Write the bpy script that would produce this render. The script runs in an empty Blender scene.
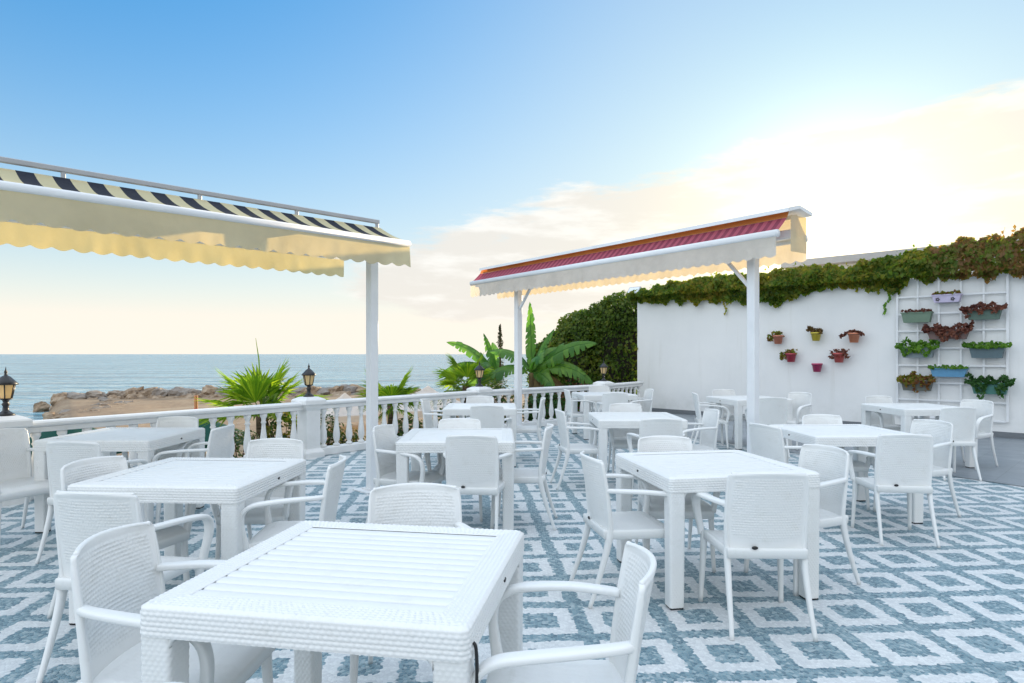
import bpy, math, random
from mathutils import Vector, Matrix, noise as mnoise
random.seed(7)
S = bpy.context.scene
COL = S.collection
R = math.radians
F, CAMH, CX, HY = 650.0, 1.45, 512.0, 354.0

# ------------------------------------------------------------------ helpers
class MB:
    def __init__(s): s.v = []; s.f = []; s.m = []
    def add(s, vs, fs, mat=0):
        o = len(s.v); s.v += [tuple(v) for v in vs]
        s.f += [tuple(i + o for i in f) for f in fs]; s.m += [mat] * len(fs)
    def box(s, c, d, M=None, mat=0):
        x, y, z = d[0] / 2, d[1] / 2, d[2] / 2
        vs = [Vector((c[0] + a * x, c[1] + b * y, c[2] + e * z)) for a in (-1, 1) for b in (-1, 1) for e in (-1, 1)]
        if M: vs = [M @ v for v in vs]
        s.add(vs, [(0, 1, 3, 2), (4, 6, 7, 5), (0, 4, 5, 1), (2, 3, 7, 6), (0, 2, 6, 4), (1, 5, 7, 3)], mat)
    def beam(s, a, b, w, h, up=(0, 0, 1), mat=0, ch=.12):
        a, b = Vector(a), Vector(b); t = (b - a).normalized(); up = Vector(up)
        x = t.cross(up)
        if x.length < 1e-4: x = t.cross(Vector((0, 1, 0)))
        x.normalize(); y = x.cross(t).normalized()
        k = min(w, h) * ch; w /= 2; h /= 2
        pr = [(w - k, -h), (w, -h + k), (w, h - k), (w - k, h), (-w + k, h), (-w, h - k), (-w, -h + k), (-w + k, -h)]
        vs = [p + x * q[0] + y * q[1] for p in (a, b) for q in pr]
        fs = [(i, (i + 1) % 8, 8 + (i + 1) % 8, 8 + i) for i in range(8)] + [tuple(range(7, -1, -1)), tuple(range(8, 16))]
        s.add(vs, fs, mat)
    def lathe(s, prof, c=(0, 0, 0), n=16, sq=1.0, rot=0, mat=0):
        vs = []; fs = []
        for r, z in prof:
            for i in range(n):
                a = 2 * math.pi * i / n + rot
                vs.append((c[0] + r * math.cos(a), c[1] + r * math.sin(a), c[2] + z))
        for j in range(len(prof) - 1):
            for i in range(n):
                k = (i + 1) % n
                fs.append((j * n + i, j * n + k, (j + 1) * n + k, (j + 1) * n + i))
        fs.append(tuple(range(n - 1, -1, -1))); fs.append(tuple((len(prof) - 1) * n + i for i in range(n)))
        s.add(vs, fs, mat)
    def sweep(s, path, sizes, side, n=12, e=2.6, mat=0):
        """superellipse section swept along path; sizes (half width along `side`, half thickness)"""
        P = [Vector(p) for p in path]; side = Vector(side); vs = []; fs = []
        for i, p in enumerate(P):
            t = (P[min(i + 1, len(P) - 1)] - P[max(i - 1, 0)]).normalized()
            sd = (side - t * side.dot(t)).normalized(); nn = t.cross(sd)
            a, b = sizes[i] if isinstance(sizes, list) else sizes
            for k in range(n):
                th = 2 * math.pi * (k + .5) / n; c_, s_ = math.cos(th), math.sin(th)
                vs.append(p + sd * a * math.copysign(abs(c_) ** (2 / e), c_) + nn * b * math.copysign(abs(s_) ** (2 / e), s_))
        for i in range(len(P) - 1):
            for k in range(n):
                q = (k + 1) % n
                fs.append((i * n + k, i * n + q, (i + 1) * n + q, (i + 1) * n + k))
        fs.append(tuple(range(n - 1, -1, -1))); fs.append(tuple((len(P) - 1) * n + k for k in range(n)))
        s.add(vs, fs, mat)
    def tube(s, path, r, n=8, mat=0):
        P = [Vector(p) for p in path]
        t = (P[-1] - P[0]).normalized(); sd = t.orthogonal()
        s.sweep(P, [(r, r)] * len(P) if not isinstance(r, list) else [(q, q) for q in r], sd, n, 2.0, mat)
    def grid(s, fn, nu, nv, cu=False, mat=0, flip=False):
        vs = [fn(i, j) for j in range(nv) for i in range(nu)]; fs = []
        for j in range(nv - 1):
            for i in range(nu if cu else nu - 1):
                k = (i + 1) % nu
                q = (j * nu + i, j * nu + k, (j + 1) * nu + k, (j + 1) * nu + i)
                fs.append(q[::-1] if flip else q)
        s.add(vs, fs, mat)
    def build(s, name, mats, parent=None, smooth=True, loc=None, angle=None):
        me = bpy.data.meshes.new(name); me.from_pydata(s.v, [], s.f)
        if not isinstance(mats, (list, tuple)): mats = [mats]
        for m in mats: me.materials.append(m)
        me.polygons.foreach_set('material_index', s.m)
        if smooth: me.polygons.foreach_set('use_smooth', [True] * len(s.f))
        me.update()
        if angle: me.set_sharp_from_angle(angle=R(angle))
        o = bpy.data.objects.new(name, me); COL.objects.link(o)
        if parent: o.parent = parent
        if loc: o.location = loc
        return o

def tag(o, label=None, cat=None, group=None, kind=None):
    if label: o['label'] = label
    if cat: o['category'] = cat
    if group: o['group'] = group
    if kind: o['kind'] = kind
    return o
def empty(name, loc, rz=0):
    o = bpy.data.objects.new(name, None); COL.objects.link(o)
    o.location = loc; o.rotation_euler.z = rz; o.empty_display_size = .1
    return o
def copy_tree(o, parent=None):
    c = o.copy(); COL.objects.link(c)
    if parent: c.parent = parent
    for ch in list(o.children): copy_tree(ch, c)
    return c
def smoothpath(P, n):
    P = [Vector(p) for p in P]; Q = [P[0] * 2 - P[1]] + P + [P[-1] * 2 - P[-2]]; out = []
    for i in range(1, len(Q) - 2):
        for k in range(n):
            t = k / n; a, b, c, d = Q[i - 1:i + 3]
            out.append(.5 * (2 * b + (c - a) * t + (2 * a - 5 * b + 4 * c - d) * t * t + (3 * b - a - 3 * c + d) * t ** 3))
    out.append(P[-1]); return out
def px(x, y, d): return Vector(((x - CX) / F * d, d, CAMH + (HY - y) / F * d))

# ------------------------------------------------------------------ materials
class NT:
    def __init__(s, m):
        m.use_nodes = True; s.t = m.node_tree; s.t.nodes.clear()
    def n(s, typ, ins=None, **kw):
        o = s.t.nodes.new(typ)
        for k, v in kw.items(): setattr(o, k, v)
        for k, v in (ins or {}).items():
            sk = o.inputs[k]
            if isinstance(v, bpy.types.NodeSocket): s.t.links.new(v, sk)
            elif isinstance(v, (tuple, list)) and len(v) == 3 and sk.type == 'RGBA': sk.default_value = (*v, 1)
            else: sk.default_value = v
        return o
    def math(s, op, a, b=0.0, c=0.0, clamp=False):
        o = s.n('ShaderNodeMath', {0: a, 1: b, 2: c}, operation=op); o.use_clamp = clamp
        return o.outputs[0]
    def mix(s, fac, a, b, typ='MIX'):
        o = s.n('ShaderNodeMix', data_type='RGBA', blend_type=typ)
        for i, v in ((0, fac), (6, a), (7, b)):
            if isinstance(v, bpy.types.NodeSocket): s.t.links.new(v, o.inputs[i])
            else: o.inputs[i].default_value = (*v, 1) if isinstance(v, (tuple, list)) else v
        return o.outputs[2]
    def ramp(s, fac, stops):
        o = s.n('ShaderNodeValToRGB', {0: fac}); cr = o.color_ramp
        while len(cr.elements) < len(stops): cr.elements.new(.5)
        for e, (p, c) in zip(cr.elements, stops):
            e.position = p; e.color = (*c, 1) if len(c) == 3 else c
        return o.outputs[0]
    def noise(s, vec, scale, detail=3, rough=.5, dist=0):
        return s.n('ShaderNodeTexNoise', {'Vector': vec, 'Scale': scale, 'Detail': detail, 'Roughness': rough, 'Distortion': dist})
    def coord(s, w='Object'): return s.n('ShaderNodeTexCoord').outputs[w]
    def maprange(s, v, a, b, c=0., d=1., it='SMOOTHSTEP'):
        return s.n('ShaderNodeMapRange', {0: v, 1: a, 2: b, 3: c, 4: d}, interpolation_type=it).outputs[0]
    def bump(s, h, strength=.3, dist=.01):
        return s.n('ShaderNodeBump', {'Height': h, 'Strength': strength, 'Distance': dist}).outputs[0]
    def bsdf(s, base, rough=.5, normal=None, spec=.5, metal=0., **ex):
        d = {'Base Color': base, 'Roughness': rough, 'Specular IOR Level': spec, 'Metallic': metal}
        if normal: d['Normal'] = normal
        d.update(ex)
        return s.n('ShaderNodeBsdfPrincipled', d).outputs[0]
    def out(s, sh): s.n('ShaderNodeOutputMaterial', {'Surface': sh})

def plain(name, col, rough=.5, var=.06, scale=6., bump=0., bscale=60., spec=.5, metal=0.):
    m = bpy.data.materials.new(name); t = NT(m); c = t.coord()
    nz = t.noise(c, scale, 4, .6).outputs[0]
    k = t.maprange(nz, .3, .7, 1 - var, 1 + var * .5, 'LINEAR')
    base = t.mix(1.0, col, t.n('ShaderNodeCombineColor', {0: k, 1: k, 2: k}).outputs[0], 'MULTIPLY')
    nr = t.bump(t.noise(c, bscale, 3).outputs[0], bump, .004) if bump else None
    t.out(t.bsdf(base, rough, nr, spec, metal)); return m

def leafmat(name, cols, trans=.45, rough=.5):
    m = bpy.data.materials.new(name); t = NT(m)
    g = t.n('ShaderNodeNewGeometry').outputs['Random Per Island']
    c = t.coord(); nz = t.noise(c, 1.6, 3).outputs[0]
    f = t.math('ADD', t.math('MULTIPLY', g, .6), t.math('MULTIPLY', t.maprange(nz, .3, .7, 0, 1), .4))
    n = len(cols); base = t.ramp(f, [(.1 + .8 * i / max(1, n - 1), cc) for i, cc in enumerate(cols)])
    b1 = t.bsdf(base, rough, None, .35)
    tr = t.n('ShaderNodeBsdfTranslucent', {'Color': t.mix(1.0, base, (1.5, 1.6, .7), 'MULTIPLY')}).outputs[0]
    t.out(t.n('ShaderNodeMixShader', {0: trans, 1: b1, 2: tr}).outputs[0]); return m

def fabric(name, ca, cb=None, pitch=.2, trans=.5, axis=0, tcol=None, duty=.5):
    m = bpy.data.materials.new(name); t = NT(m); c = t.coord()
    sx = t.n('ShaderNodeSeparateXYZ', {0: c}).outputs[axis]
    nz = t.noise(c, 3, 4).outputs[0]
    if cb:
        f = t.math('FRACT', t.math('DIVIDE', sx, pitch))
        base = t.mix(t.math('GREATER_THAN', f, duty), ca, cb)
    else: base = t.mix(t.maprange(nz, .35, .7), ca, tuple(q * .9 for q in ca))
    w = t.n('ShaderNodeTexWave', {'Vector': c, 'Scale': 120., 'Distortion': 1.}).outputs[1]
    nb = t.bump(t.math('ADD', t.math('MULTIPLY', t.noise(c, 7, 3).outputs[0], 6.), t.math('MULTIPLY', w, .2)), .4, .01)
    b1 = t.bsdf(base, .8, nb, .2)
    tr = t.n('ShaderNodeBsdfTranslucent', {'Color': t.mix(1.0, base, tcol or (1, .9, .6), 'MULTIPLY')}).outputs[0]
    t.out(t.n('ShaderNodeMixShader', {0: trans, 1: b1, 2: tr}).outputs[0]); return m

M = {}
def mk_resin():
    m = bpy.data.materials.new('white_resin'); t = NT(m); c = t.coord()
    nz = t.noise(c, 9, 5, .65).outputs[0]; sp = t.noise(c, 140, 2).outputs[0]
    base = t.mix(t.maprange(nz, .52, .8), (.775, .78, .77), (.70, .70, .675))
    ri = t.n('ShaderNodeObjectInfo').outputs['Random']
    base = t.mix(1.0, base, t.ramp(ri, [(0, (.95, .955, .95)), (1, (1, 1, 1))]), 'MULTIPLY')
    t.out(t.bsdf(base, t.maprange(nz, .3, .8, .34, .5), t.bump(sp, .08, .002), .45)); return m
M['resin'] = mk_resin()
M['paint'] = plain('white_paint', (.80, .80, .79), .45, .07, 5, .12, 40)
M['steel'] = plain('grey_painted_steel', (.42, .43, .45), .4, .05, 6)
M['whitesteel'] = plain('white_painted_steel', (.78, .79, .80), .35, .05, 4)
M['black'] = plain('black_metal', (.012, .012, .013), .35, .1, 8)
M['rubber'] = plain('black_rubber', (.015, .015, .016), .7, .1, 9)
M['soil'] = plain('potting_soil', (.06, .04, .025), .95, .3, 20, .6, 50)
def mk_wall():
    m = bpy.data.materials.new('whitewashed_plaster'); t = NT(m); c = t.coord()
    n1 = t.noise(c, .7, 5, .6).outputs[0]; n2 = t.noise(c, 26, 4, .6).outputs[0]
    sc = t.n('ShaderNodeMapping', {'Vector': c, 'Scale': (3., 3., .25)}).outputs[0]
    st = t.noise(sc, 1.6, 4, .65).outputs[0]
    base = t.mix(t.maprange(n1, .35, .75), (.80, .80, .79), (.74, .745, .74))
    base = t.mix(t.maprange(st, .55, .85, 0, .45), base, (.60, .59, .55))
    z = t.n('ShaderNodeSeparateXYZ', {0: c}).outputs[2]
    foot = t.math('MULTIPLY', t.maprange(z, .75, .05, 0, 1), t.maprange(t.noise(c, 2.2, 5, .7).outputs[0], .42, .7))
    base = t.mix(t.math('MULTIPLY', foot, .35), base, (.52, .52, .49))
    t.out(t.bsdf(base, .85, t.bump(t.math('ADD', n2, t.math('MULTIPLY', n1, 3.)), .25, .006), .25)); return m
M['wall'] = mk_wall()
TILE, FX, FY, FYAW = .442, 1.741, 2.983, math.atan(45 / 650.)
def mk_mosaic():
    m = bpy.data.materials.new('pebble_mosaic'); t = NT(m); c = t.coord()
    wob = t.noise(c, 1.3, 2).outputs['Color']
    wv = t.n('ShaderNodeVectorMath', {0: wob, 1: (.5, .5, .5)}, operation='SUBTRACT').outputs[0]
    wv = t.n('ShaderNodeVectorMath', {0: wv, 3: .05}, operation='SCALE').outputs[0]
    c2 = t.n('ShaderNodeVectorMath', {0: c, 1: wv}, operation='ADD').outputs[0]
    vo = t.n('ShaderNodeTexVoronoi', {'Vector': c2, 'Scale': 56., 'Randomness': .85}, voronoi_dimensions='2D')
    ve = t.n('ShaderNodeTexVoronoi', {'Vector': c2, 'Scale': 56., 'Randomness': .85}, voronoi_dimensions='2D', feature='DISTANCE_TO_EDGE')
    mp = t.n('ShaderNodeMapping', {'Vector': vo.outputs['Position'], 'Location': (-FX, -FY, 0)}, vector_type='POINT')
    rt = t.n('ShaderNodeVectorRotate', {'Vector': mp.outputs[0], 'Angle': -FYAW}, rotation_type='Z_AXIS').outputs[0]
    sp = t.n('ShaderNodeSeparateXYZ', {0: rt})
    def cell(x):
        q = t.math('FRACT', t.math('ADD', t.math('DIVIDE', x, TILE), 100.5))
        return t.math('ABSOLUTE', t.math('SUBTRACT', q, .5))     # 0 on the band line, .5 in the middle of a square
    d = t.math('MINIMUM', cell(sp.outputs[0]), cell(sp.outputs[1]))
    band = t.math('LESS_THAN', d, .10); core = t.math('GREATER_THAN', d, .285)
    dark = t.math('MAXIMUM', band, core)
    rnd = t.n('ShaderNodeSeparateColor', {0: vo.outputs['Color']}).outputs[0]
    big = t.noise(c, .55, 4, .6).outputs[0]
    dcol = t.ramp(rnd, [(0, (.075, .16, .21)), (.35, (.14, .255, .31)), (.75, (.24, .36, .41)), (1, (.42, .51, .54))])
    lcol = t.ramp(rnd, [(0, (.58, .60, .61)), (1, (.72, .74, .74))])
    col = t.mix(dark, lcol, dcol)
    gap = t.maprange(ve.outputs[0], .0, .12, 1., 0.)
    col = t.mix(t.math('MULTIPLY', gap, t.math('ADD', t.math('MULTIPLY', dark, .38), .22)), col, (.33, .37, .38))
    col = t.mix(t.maprange(big, .5, .75, 0, .06), col, (.36, .35, .30))
    h = t.maprange(ve.outputs[0], 0., .3, 0., 1.)
    hn = t.math('MULTIPLY', h, t.math('ADD', t.math('MULTIPLY', dark, .7), .3))
    t.out(t.bsdf(col, t.maprange(big, .3, .7, .28, .5), t.bump(hn, .6, .005), .5)); return m
M['mosaic'] = mk_mosaic()
def mk_tile():
    m = bpy.data.materials.new('grey_floor_tile'); t = NT(m); c = t.coord()
    rt = t.n('ShaderNodeVectorRotate', {'Vector': c, 'Angle': R(45)}, rotation_type='Z_AXIS').outputs[0]
    b = t.n('ShaderNodeTexBrick', {'Vector': rt, 'Color1': (.19, .22, .25), 'Color2': (.22, .25, .28), 'Mortar': (.13, .15, .165), 'Scale': 1., 'Mortar Size': .004,
            'Brick Width': .45, 'Row Height': .45}, offset=0.)
    n = t.noise(c, 2.5, 5, .65).outputs[0]
    col = t.mix(t.maprange(n, .3, .8, 0, .3), b.outputs[0], (.30, .33, .35))
    t.out(t.bsdf(col, t.maprange(n, .3, .7, .28, .45), t.bump(b.outputs[1], -.2, .003), .5)); return m
M['tile'] = mk_tile()
def mk_sea():
    m = bpy.data.materials.new('sea_water'); t = NT(m); c = t.coord()
    mp = t.n('ShaderNodeMapping', {'Vector': c, 'Scale': (.55, 1., 1.), 'Rotation': (0, 0, R(8))}).outputs[0]
    n1 = t.noise(mp, .22, 3, .55, .3).outputs[0]; n2 = t.noise(mp, 1.1, 4, .6, .4).outputs[0]; n3 = t.noise(t.n('ShaderNodeMapping', {'Vector': c, 'Scale': (.22, 1., 1.), 'Rotation': (0, 0, R(6))}).outputs[0], .12, 4, .6).outputs[0]
    h = t.math('ADD', t.math('MULTIPLY', n1, 1.6), t.math('MULTIPLY', n2, .5))
    col = t.mix(t.maprange(n2, .4, .65), (.07, .22, .28), (.30, .48, .53))
    col = t.mix(t.maprange(n3, .46, .60, 0, .75), col, (.03, .12, .17))
    t.out(t.bsdf(col, .16, t.bump(h, 1., 1.3), .5)); return m
M['sea'] = mk_sea()
def mk_sand():
    m = bpy.data.materials.new('packed_sand'); t = NT(m); c = t.coord()
    n1 = t.noise(c, .25, 6, .65).outputs[0]; n2 = t.noise(c, 3, 5, .7).outputs[0]
    col = t.ramp(t.math('ADD', t.math('MULTIPLY', n1, .6), t.math('MULTIPLY', n2, .4)), [(.3, (.16, .11, .075)), (.5, (.30, .215, .14)), (.7, (.42, .33, .23))])
    t.out(t.bsdf(col, .95, t.bump(n2, .6, .08), .2)); return m
M['sand'] = mk_sand()
def mk_rock():
    m = bpy.data.materials.new('boulder_stone'); t = NT(m); c = t.coord()
    n1 = t.noise(c, 1.2, 6, .7).outputs[0]; ri = t.n('ShaderNodeObjectInfo').outputs['Random']
    col = t.ramp(n1, [(.3, (.10, .07, .05)), (.5, (.33, .235, .155)), (.7, (.55, .45, .34))])
    col = t.mix(t.maprange(ri, .5, 1., 0, .8), col, (.26, .25, .24))
    t.out(t.bsdf(col, .9, t.bump(n1, .9, .25), .25)); return m
M['rock'] = mk_rock()
def mk_bark(name, a, b, sc=(4, 4, 22)):
    m = bpy.data.materials.new(name); t = NT(m); c = t.coord()
    n = t.noise(t.n('ShaderNodeMapping', {'Vector': c, 'Scale': sc}).outputs[0], 2., 4, .6).outputs[0]
    t.out(t.bsdf(t.ramp(n, [(.3, a), (.7, b)]), .9, t.bump(n, .8, .03), .2)); return m
M['bark'] = mk_bark('palm_bark', (.05, .035, .022), (.16, .11, .07))
M['banana_stem'] = mk_bark('banana_stem', (.07, .05, .03), (.17, .13, .05), (3, 3, 1.2))
M['palm'] = leafmat('palm_leaf', [(.07, .15, .014), (.16, .26, .024), (.31, .37, .04)], .65, .4)
M['banana'] = leafmat('banana_leaf', [(.045, .15, .026), (.10, .24, .04), (.17, .33, .05)], .5, .35)
M['deadleaf'] = leafmat('dry_banana_leaf', [(.10, .06, .025), (.19, .13, .05)], .35, .7)
M['ivy'] = leafmat('ivy_leaf', [(.03, .07, .008), (.07, .125, .015), (.115, .17, .02), (.19, .20, .03)], .5)
M['vine'] = leafmat('creeper_leaf', [(.075, .14, .02), (.14, .21, .03), (.24, .24, .035), (.32, .25, .045)], .65)
M['redvine'] = leafmat('reddish_creeper_leaf', [(.11, .19, .028), (.19, .21, .045), (.25, .14, .06), (.32, .17, .08)], .6)
M['bush'] = leafmat('bush_leaf', [(.022, .055, .012), (.06, .11, .02), (.13, .16, .025)], .45)
M['yellowbush'] = leafmat('yellow_leaf', [(.14, .14, .02), (.26, .21, .025), (.33, .19, .03)], .5)
M['blossom'] = leafmat('pale_blossom', [(.55, .36, .36), (.65, .55, .48), (.7, .66, .6)], .3)
M['greenplant'] = leafmat('planter_green_leaf', [(.05, .15, .014), (.10, .23, .022), (.18, .32, .035)], .4)
M['darkplant'] = leafmat('planter_dark_green_leaf', [(.015, .06, .012), (.03, .10, .02), (.05, .13, .03)], .35)
M['redplant'] = leafmat('planter_russet_leaf', [(.085, .024, .02), (.15, .05, .035), (.23, .09, .055)], .3)
M['mixplant'] = leafmat('planter_mixed_leaf', [(.10, .17, .015), (.20, .19, .02), (.21, .09, .03), (.13, .045, .025)], .35)
M['conifer'] = leafmat('conifer_needles', [(.03, .045, .018), (.06, .07, .03)], .3)

# ------------------------------------------------------------------ world, sun, camera
SUN_AZ, SUN_EL = R(26.4), R(8.5)
w = bpy.data.worlds.new('World'); S.world = w; w.use_nodes = True
t = NT(w)
sky = t.n('ShaderNodeTexSky', sky_type='NISHITA')
sky.sun_disc = False; sky.sun_elevation = SUN_EL; sky.sun_rotation = SUN_AZ
sky.altitude = 0; sky.air_density = 1.0; sky.dust_density = .35; sky.ozone_density = 3.0
g = t.coord('Generated'); sx = t.n('ShaderNodeSeparateXYZ', {0: g})
az = t.math('ARCTAN2', sx.outputs[0], sx.outputs[1])
el = t.math('ARCSINE', sx.outputs[2])
cv = t.n('ShaderNodeCombineXYZ', {0: t.math('MULTIPLY', az, 2.6), 1: t.math('MULTIPLY', el, 11.), 2: 3.3}).outputs[0]
n1 = t.noise(cv, 1.15, 7, .58, .35).outputs[0]
n2 = t.noise(cv, 4.2, 7, .66, .5).outputs[0]
# cloud bank: upper edge climbs to the right of the sun, thins out to the left and to the horizon
topel = t.math('ADD', t.math('MULTIPLY', az, .15), .24)
up = t.maprange(t.math('SUBTRACT', el, topel), -.07, .055, 1., 0.)
left = t.maprange(az, -.42, -.04, 0., 1.)
low = t.maprange(el, .02, .12, .35, 1.)
bias = t.math('MULTIPLY', t.math('MULTIPLY', up, left), low)
dens = t.math('ADD', t.math('ADD', t.math('MULTIPLY', n1, 1.1), t.math('MULTIPLY', n2, .40)), t.math('SUBTRACT', t.math('MULTIPLY', bias, .72), 1.10))
cloud = t.math('MULTIPLY', t.maprange(dens, -.02, .17, 0., 1.), t.maprange(bias, 0., .12))
FILLCOL = (7.3, 8.05, 8.85)
GAMMA, SAT, GAIN = .50, 1.75, 2.2
skc = t.n('ShaderNodeGamma', {0: sky.outputs[0], 1: GAMMA}).outputs[0]
skc = t.n('ShaderNodeHueSaturation', {'Saturation': SAT, 'Value': GAIN, 'Color': skc}).outputs[0]
skc = t.mix(1.0, skc, (.10, .74, .97), 'MULTIPLY')
daz = t.math('ABSOLUTE', t.math('SUBTRACT', az, SUN_AZ))
kf = t.maprange(daz, .15, 1.15, -2.1, -5.9)
hz = t.math('POWER', 2.718, t.math('MULTIPLY', t.math('MAXIMUM', t.math('SUBTRACT', el, .05), 0.), kf))
skc = t.mix(t.math('MULTIPLY', hz, 1.0), skc, (4.4, 4.1, 3.62))
# warm aureole of the low sun
ca = t.n('ShaderNodeVectorMath', {0: g, 1: (math.sin(SUN_AZ) * math.cos(SUN_EL), math.cos(SUN_AZ) * math.cos(SUN_EL), math.sin(SUN_EL))}, operation='DOT_PRODUCT').outputs['Value']
ang = t.math('ARCCOSINE', t.math('MINIMUM', ca, .99999))
aur = t.math('ADD', t.math('MULTIPLY', t.math('POWER', 2.718, t.math('MULTIPLY', ang, -17.)), 1.9), t.math('MULTIPLY', t.math('POWER', 2.718, t.math('MULTIPLY', ang, -5.0)), .10))
# unseen bright cloud overhead and behind the viewer, added to brighten the terrace
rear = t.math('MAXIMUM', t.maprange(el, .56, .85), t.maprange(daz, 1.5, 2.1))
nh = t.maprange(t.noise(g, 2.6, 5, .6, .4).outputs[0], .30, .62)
skc = t.mix(t.math('MULTIPLY', t.math('MULTIPLY', rear, t.math('ADD', t.math('MULTIPLY', nh, .6), .4)), t.maprange(el, -.02, .1)), skc, FILLCOL)
cshade = t.mix(t.maprange(t.noise(cv, 2.3, 5, .6).outputs[0], .42, .60), (3.85, 3.66, 3.4), (4.45, 4.32, 4.1))
cl = t.mix(t.math('MULTIPLY', cloud, .88), skc, cshade)
cl = t.mix(t.math('POWER', 2.718, t.math('MULTIPLY', ang, -8.)), cl, t.mix(1.0, cl, (1.05, .94, .64), 'MULTIPLY'))
cl = t.mix(1.0, cl, t.mix(aur, (0, 0, 0), (9., 7.4, 4.6)), 'ADD')
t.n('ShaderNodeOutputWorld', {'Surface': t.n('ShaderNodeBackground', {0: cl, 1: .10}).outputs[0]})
sd = Vector((math.sin(SUN_AZ) * math.cos(SUN_EL), math.cos(SUN_AZ) * math.cos(SUN_EL), math.sin(SUN_EL)))
L = bpy.data.lights.new('sun', 'SUN'); L.energy = 3.2; L.angle = R(.53); L.color = (1., .80, .55)
lo = bpy.data.objects.new('sun', L); COL.objects.link(lo); lo.rotation_euler = sd.to_track_quat('Z', 'Y').to_euler()
S.view_settings.view_transform = 'Standard'; S.view_settings.look = 'None'; S.view_settings.exposure = 1.22
cam = bpy.data.cameras.new('camera'); co = bpy.data.objects.new('camera', cam); COL.objects.link(co)
co.location = (0, 0, CAMH); co.rotation_euler = (R(90), 0, 0)
cam.sensor_width = 36; cam.lens = 36 * F / 1024; cam.shift_y = (HY - 341.5) / 1024; cam.clip_end = 20000; cam.clip_start = .05
S.camera = co

# ------------------------------------------------------------------ setting
def poly(name, pts, z, mat, thick=0):
    b = MB(); n = len(pts); vs = [(p[0], p[1], z) for p in pts]; fs = [tuple(range(n))]
    if thick:
        vs += [(p[0], p[1], z - thick) for p in pts]; fs += [tuple(range(2 * n - 1, n - 1, -1))]
        fs += [(i, n + i, n + (i + 1) % n, (i + 1) % n) for i in range(n)]
    b.add(vs, fs); o = b.build(name, mat, smooth=False); tag(o, kind='structure'); return o

PIERS = [(-7.0, 3.55), (-4.93, 6.33), (-2.86, 9.15), (-.6, 12.0), (2.03, 14.4)]
RAILEND = (3.16, 15.95)
W0 = Vector((3.2, 16.6)); WD = Vector((.7071, -.7071)); WN = Vector((.7071, .7071))   # wall line, and away from the terrace
def wpt(tt, n=0.): return W0 + WD * tt + WN * n
WEND = wpt(16)
poly('terrace_floor', [(-12, -6), (-9.3, -.3), (-7.12, 3.55), (-5.05, 6.40), (-2.98, 9.22), (-.7, 12.12), (1.95, 14.52), (3.06, 16.1), (3.2, 16.6), tuple(WEND), (16, -6)], 0, M['mosaic'], .5)
poly('tiled_strip', [(.55, 15.6), (1.7, 13.55), (3.2, 11.05), (5.06, 7.94), (5.56, 7.1), (6.5, 5.55), (9.2, 1.1), (10.6, -1.2), tuple(wpt(15.9, -.04)), tuple(wpt(.02, -.04)), (2.95, 15.95), (1.97, 14.35)][1:-1], .006, M['tile'])
# sea, sand, planting bed
b = MB(); b.add([(-9000, -3000, 0), (9000, -3000, 0), (9000, 15000, 0), (-9000, 15000, 0)], [(0, 1, 2, 3)])
tag(b.build('sea', M['sea'], loc=(0, 0, -2.0), smooth=False), kind='structure')
b = MB(); NX, NY = 90, 60
def sandf(i, j):
    d = 1.5 + 48 * (j / (NY - 1)) ** 1.3
    x0 = -.70 * d - 1.0; x1 = 30.
    x = x0 + (x1 - x0) * (i / (NX - 1)) ** 1.2
    edge = min((x - x0) / 1.6, (49 - d) / 3., 1.)
    z = -1.35 + .13 * mnoise.noise((x * .35, d * .35, 0)) + .05 * mnoise.noise((x * 1.3, d * 1.3, 2)) - (1 - max(0, edge)) ** 1.5 * 1.2
    rr = (x - x0) + 6.
    return (x, d, z)
b.grid(sandf, NX, NY); tag(b.build('sand_ground', M['sand']), kind='structure')
b = MB(); NX, NY = 70, 8
RP = [Vector(p) for p in [(-12.4, -6.), (-9.5, -.3)] + PIERS + [RAILEND, (3.3, 16.8)]]
def along(ds):
    acc = 0
    for a, c in zip(RP, RP[1:]):
        l = (c - a).length
        if ds <= acc + l or c is RP[-1]:
            q = a.lerp(c, min(1, (ds - acc) / l)); d = (c - a).normalized(); return q, Vector((-d.y, d.x))
        acc += l
RL = sum((c - a).length for a, c in zip(RP, RP[1:]))
def bedf(i, j):
    q, n = along(RL * i / (NX - 1)); k = j / (NY - 1)
    p = q + n * (.16 + 3.0 * k); z = -.42 - .95 * max(0, (k - .55) / .45) ** 1.3 + .06 * mnoise.noise((p.x, p.y, 0))
    return (p.x, p.y, z)
b.grid(bedf, NX, NY, flip=True); tag(b.build('planting_bed', M['soil']), kind='structure')

# ------------------------------------------------------------------ balustrade
def pier(p, ang, label):
    e = empty('balustrade_pier', (p[0], p[1], 0), ang)
    sqr = lambda h, a, b_: [(h[0] * 1.4142, a), (h[1] * 1.4142, b_)]
    b = MB()
    prof = [(.155, 0), (.155, .07), (.148, .085), (.118, .12), (.112, .13), (.112, .66), (.118, .67), (.140, .71), (.140, .74)]
    b.lathe([(r * 1.4142, z) for r, z in prof], n=4, rot=math.pi / 4)
    b.build('shaft', M['paint'], e, smooth=False)
    b = MB(); b.lathe([(r * 1.4142, z) for r, z in [(.165, .742), (.17, .75), (.17, .80), (.16, .815), (.10, .845), (.085, .85)]], n=4, rot=math.pi / 4)
    b.build('cap', M['paint'], e, smooth=False)
    return tag(e, label, 'pier', 'square white piers of the balustrade')
BPROF = [(.048, .115), (.048, .14), (.03, .15), (.026, .165), (.036, .18), (.046, .22), (.050, .26), (.046, .32), (.034, .41), (.026, .49), (.024, .53), (.034, .54), (.034, .555), (.026, .565), (.03, .60), (.046, .63), (.046, .665)]
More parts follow.
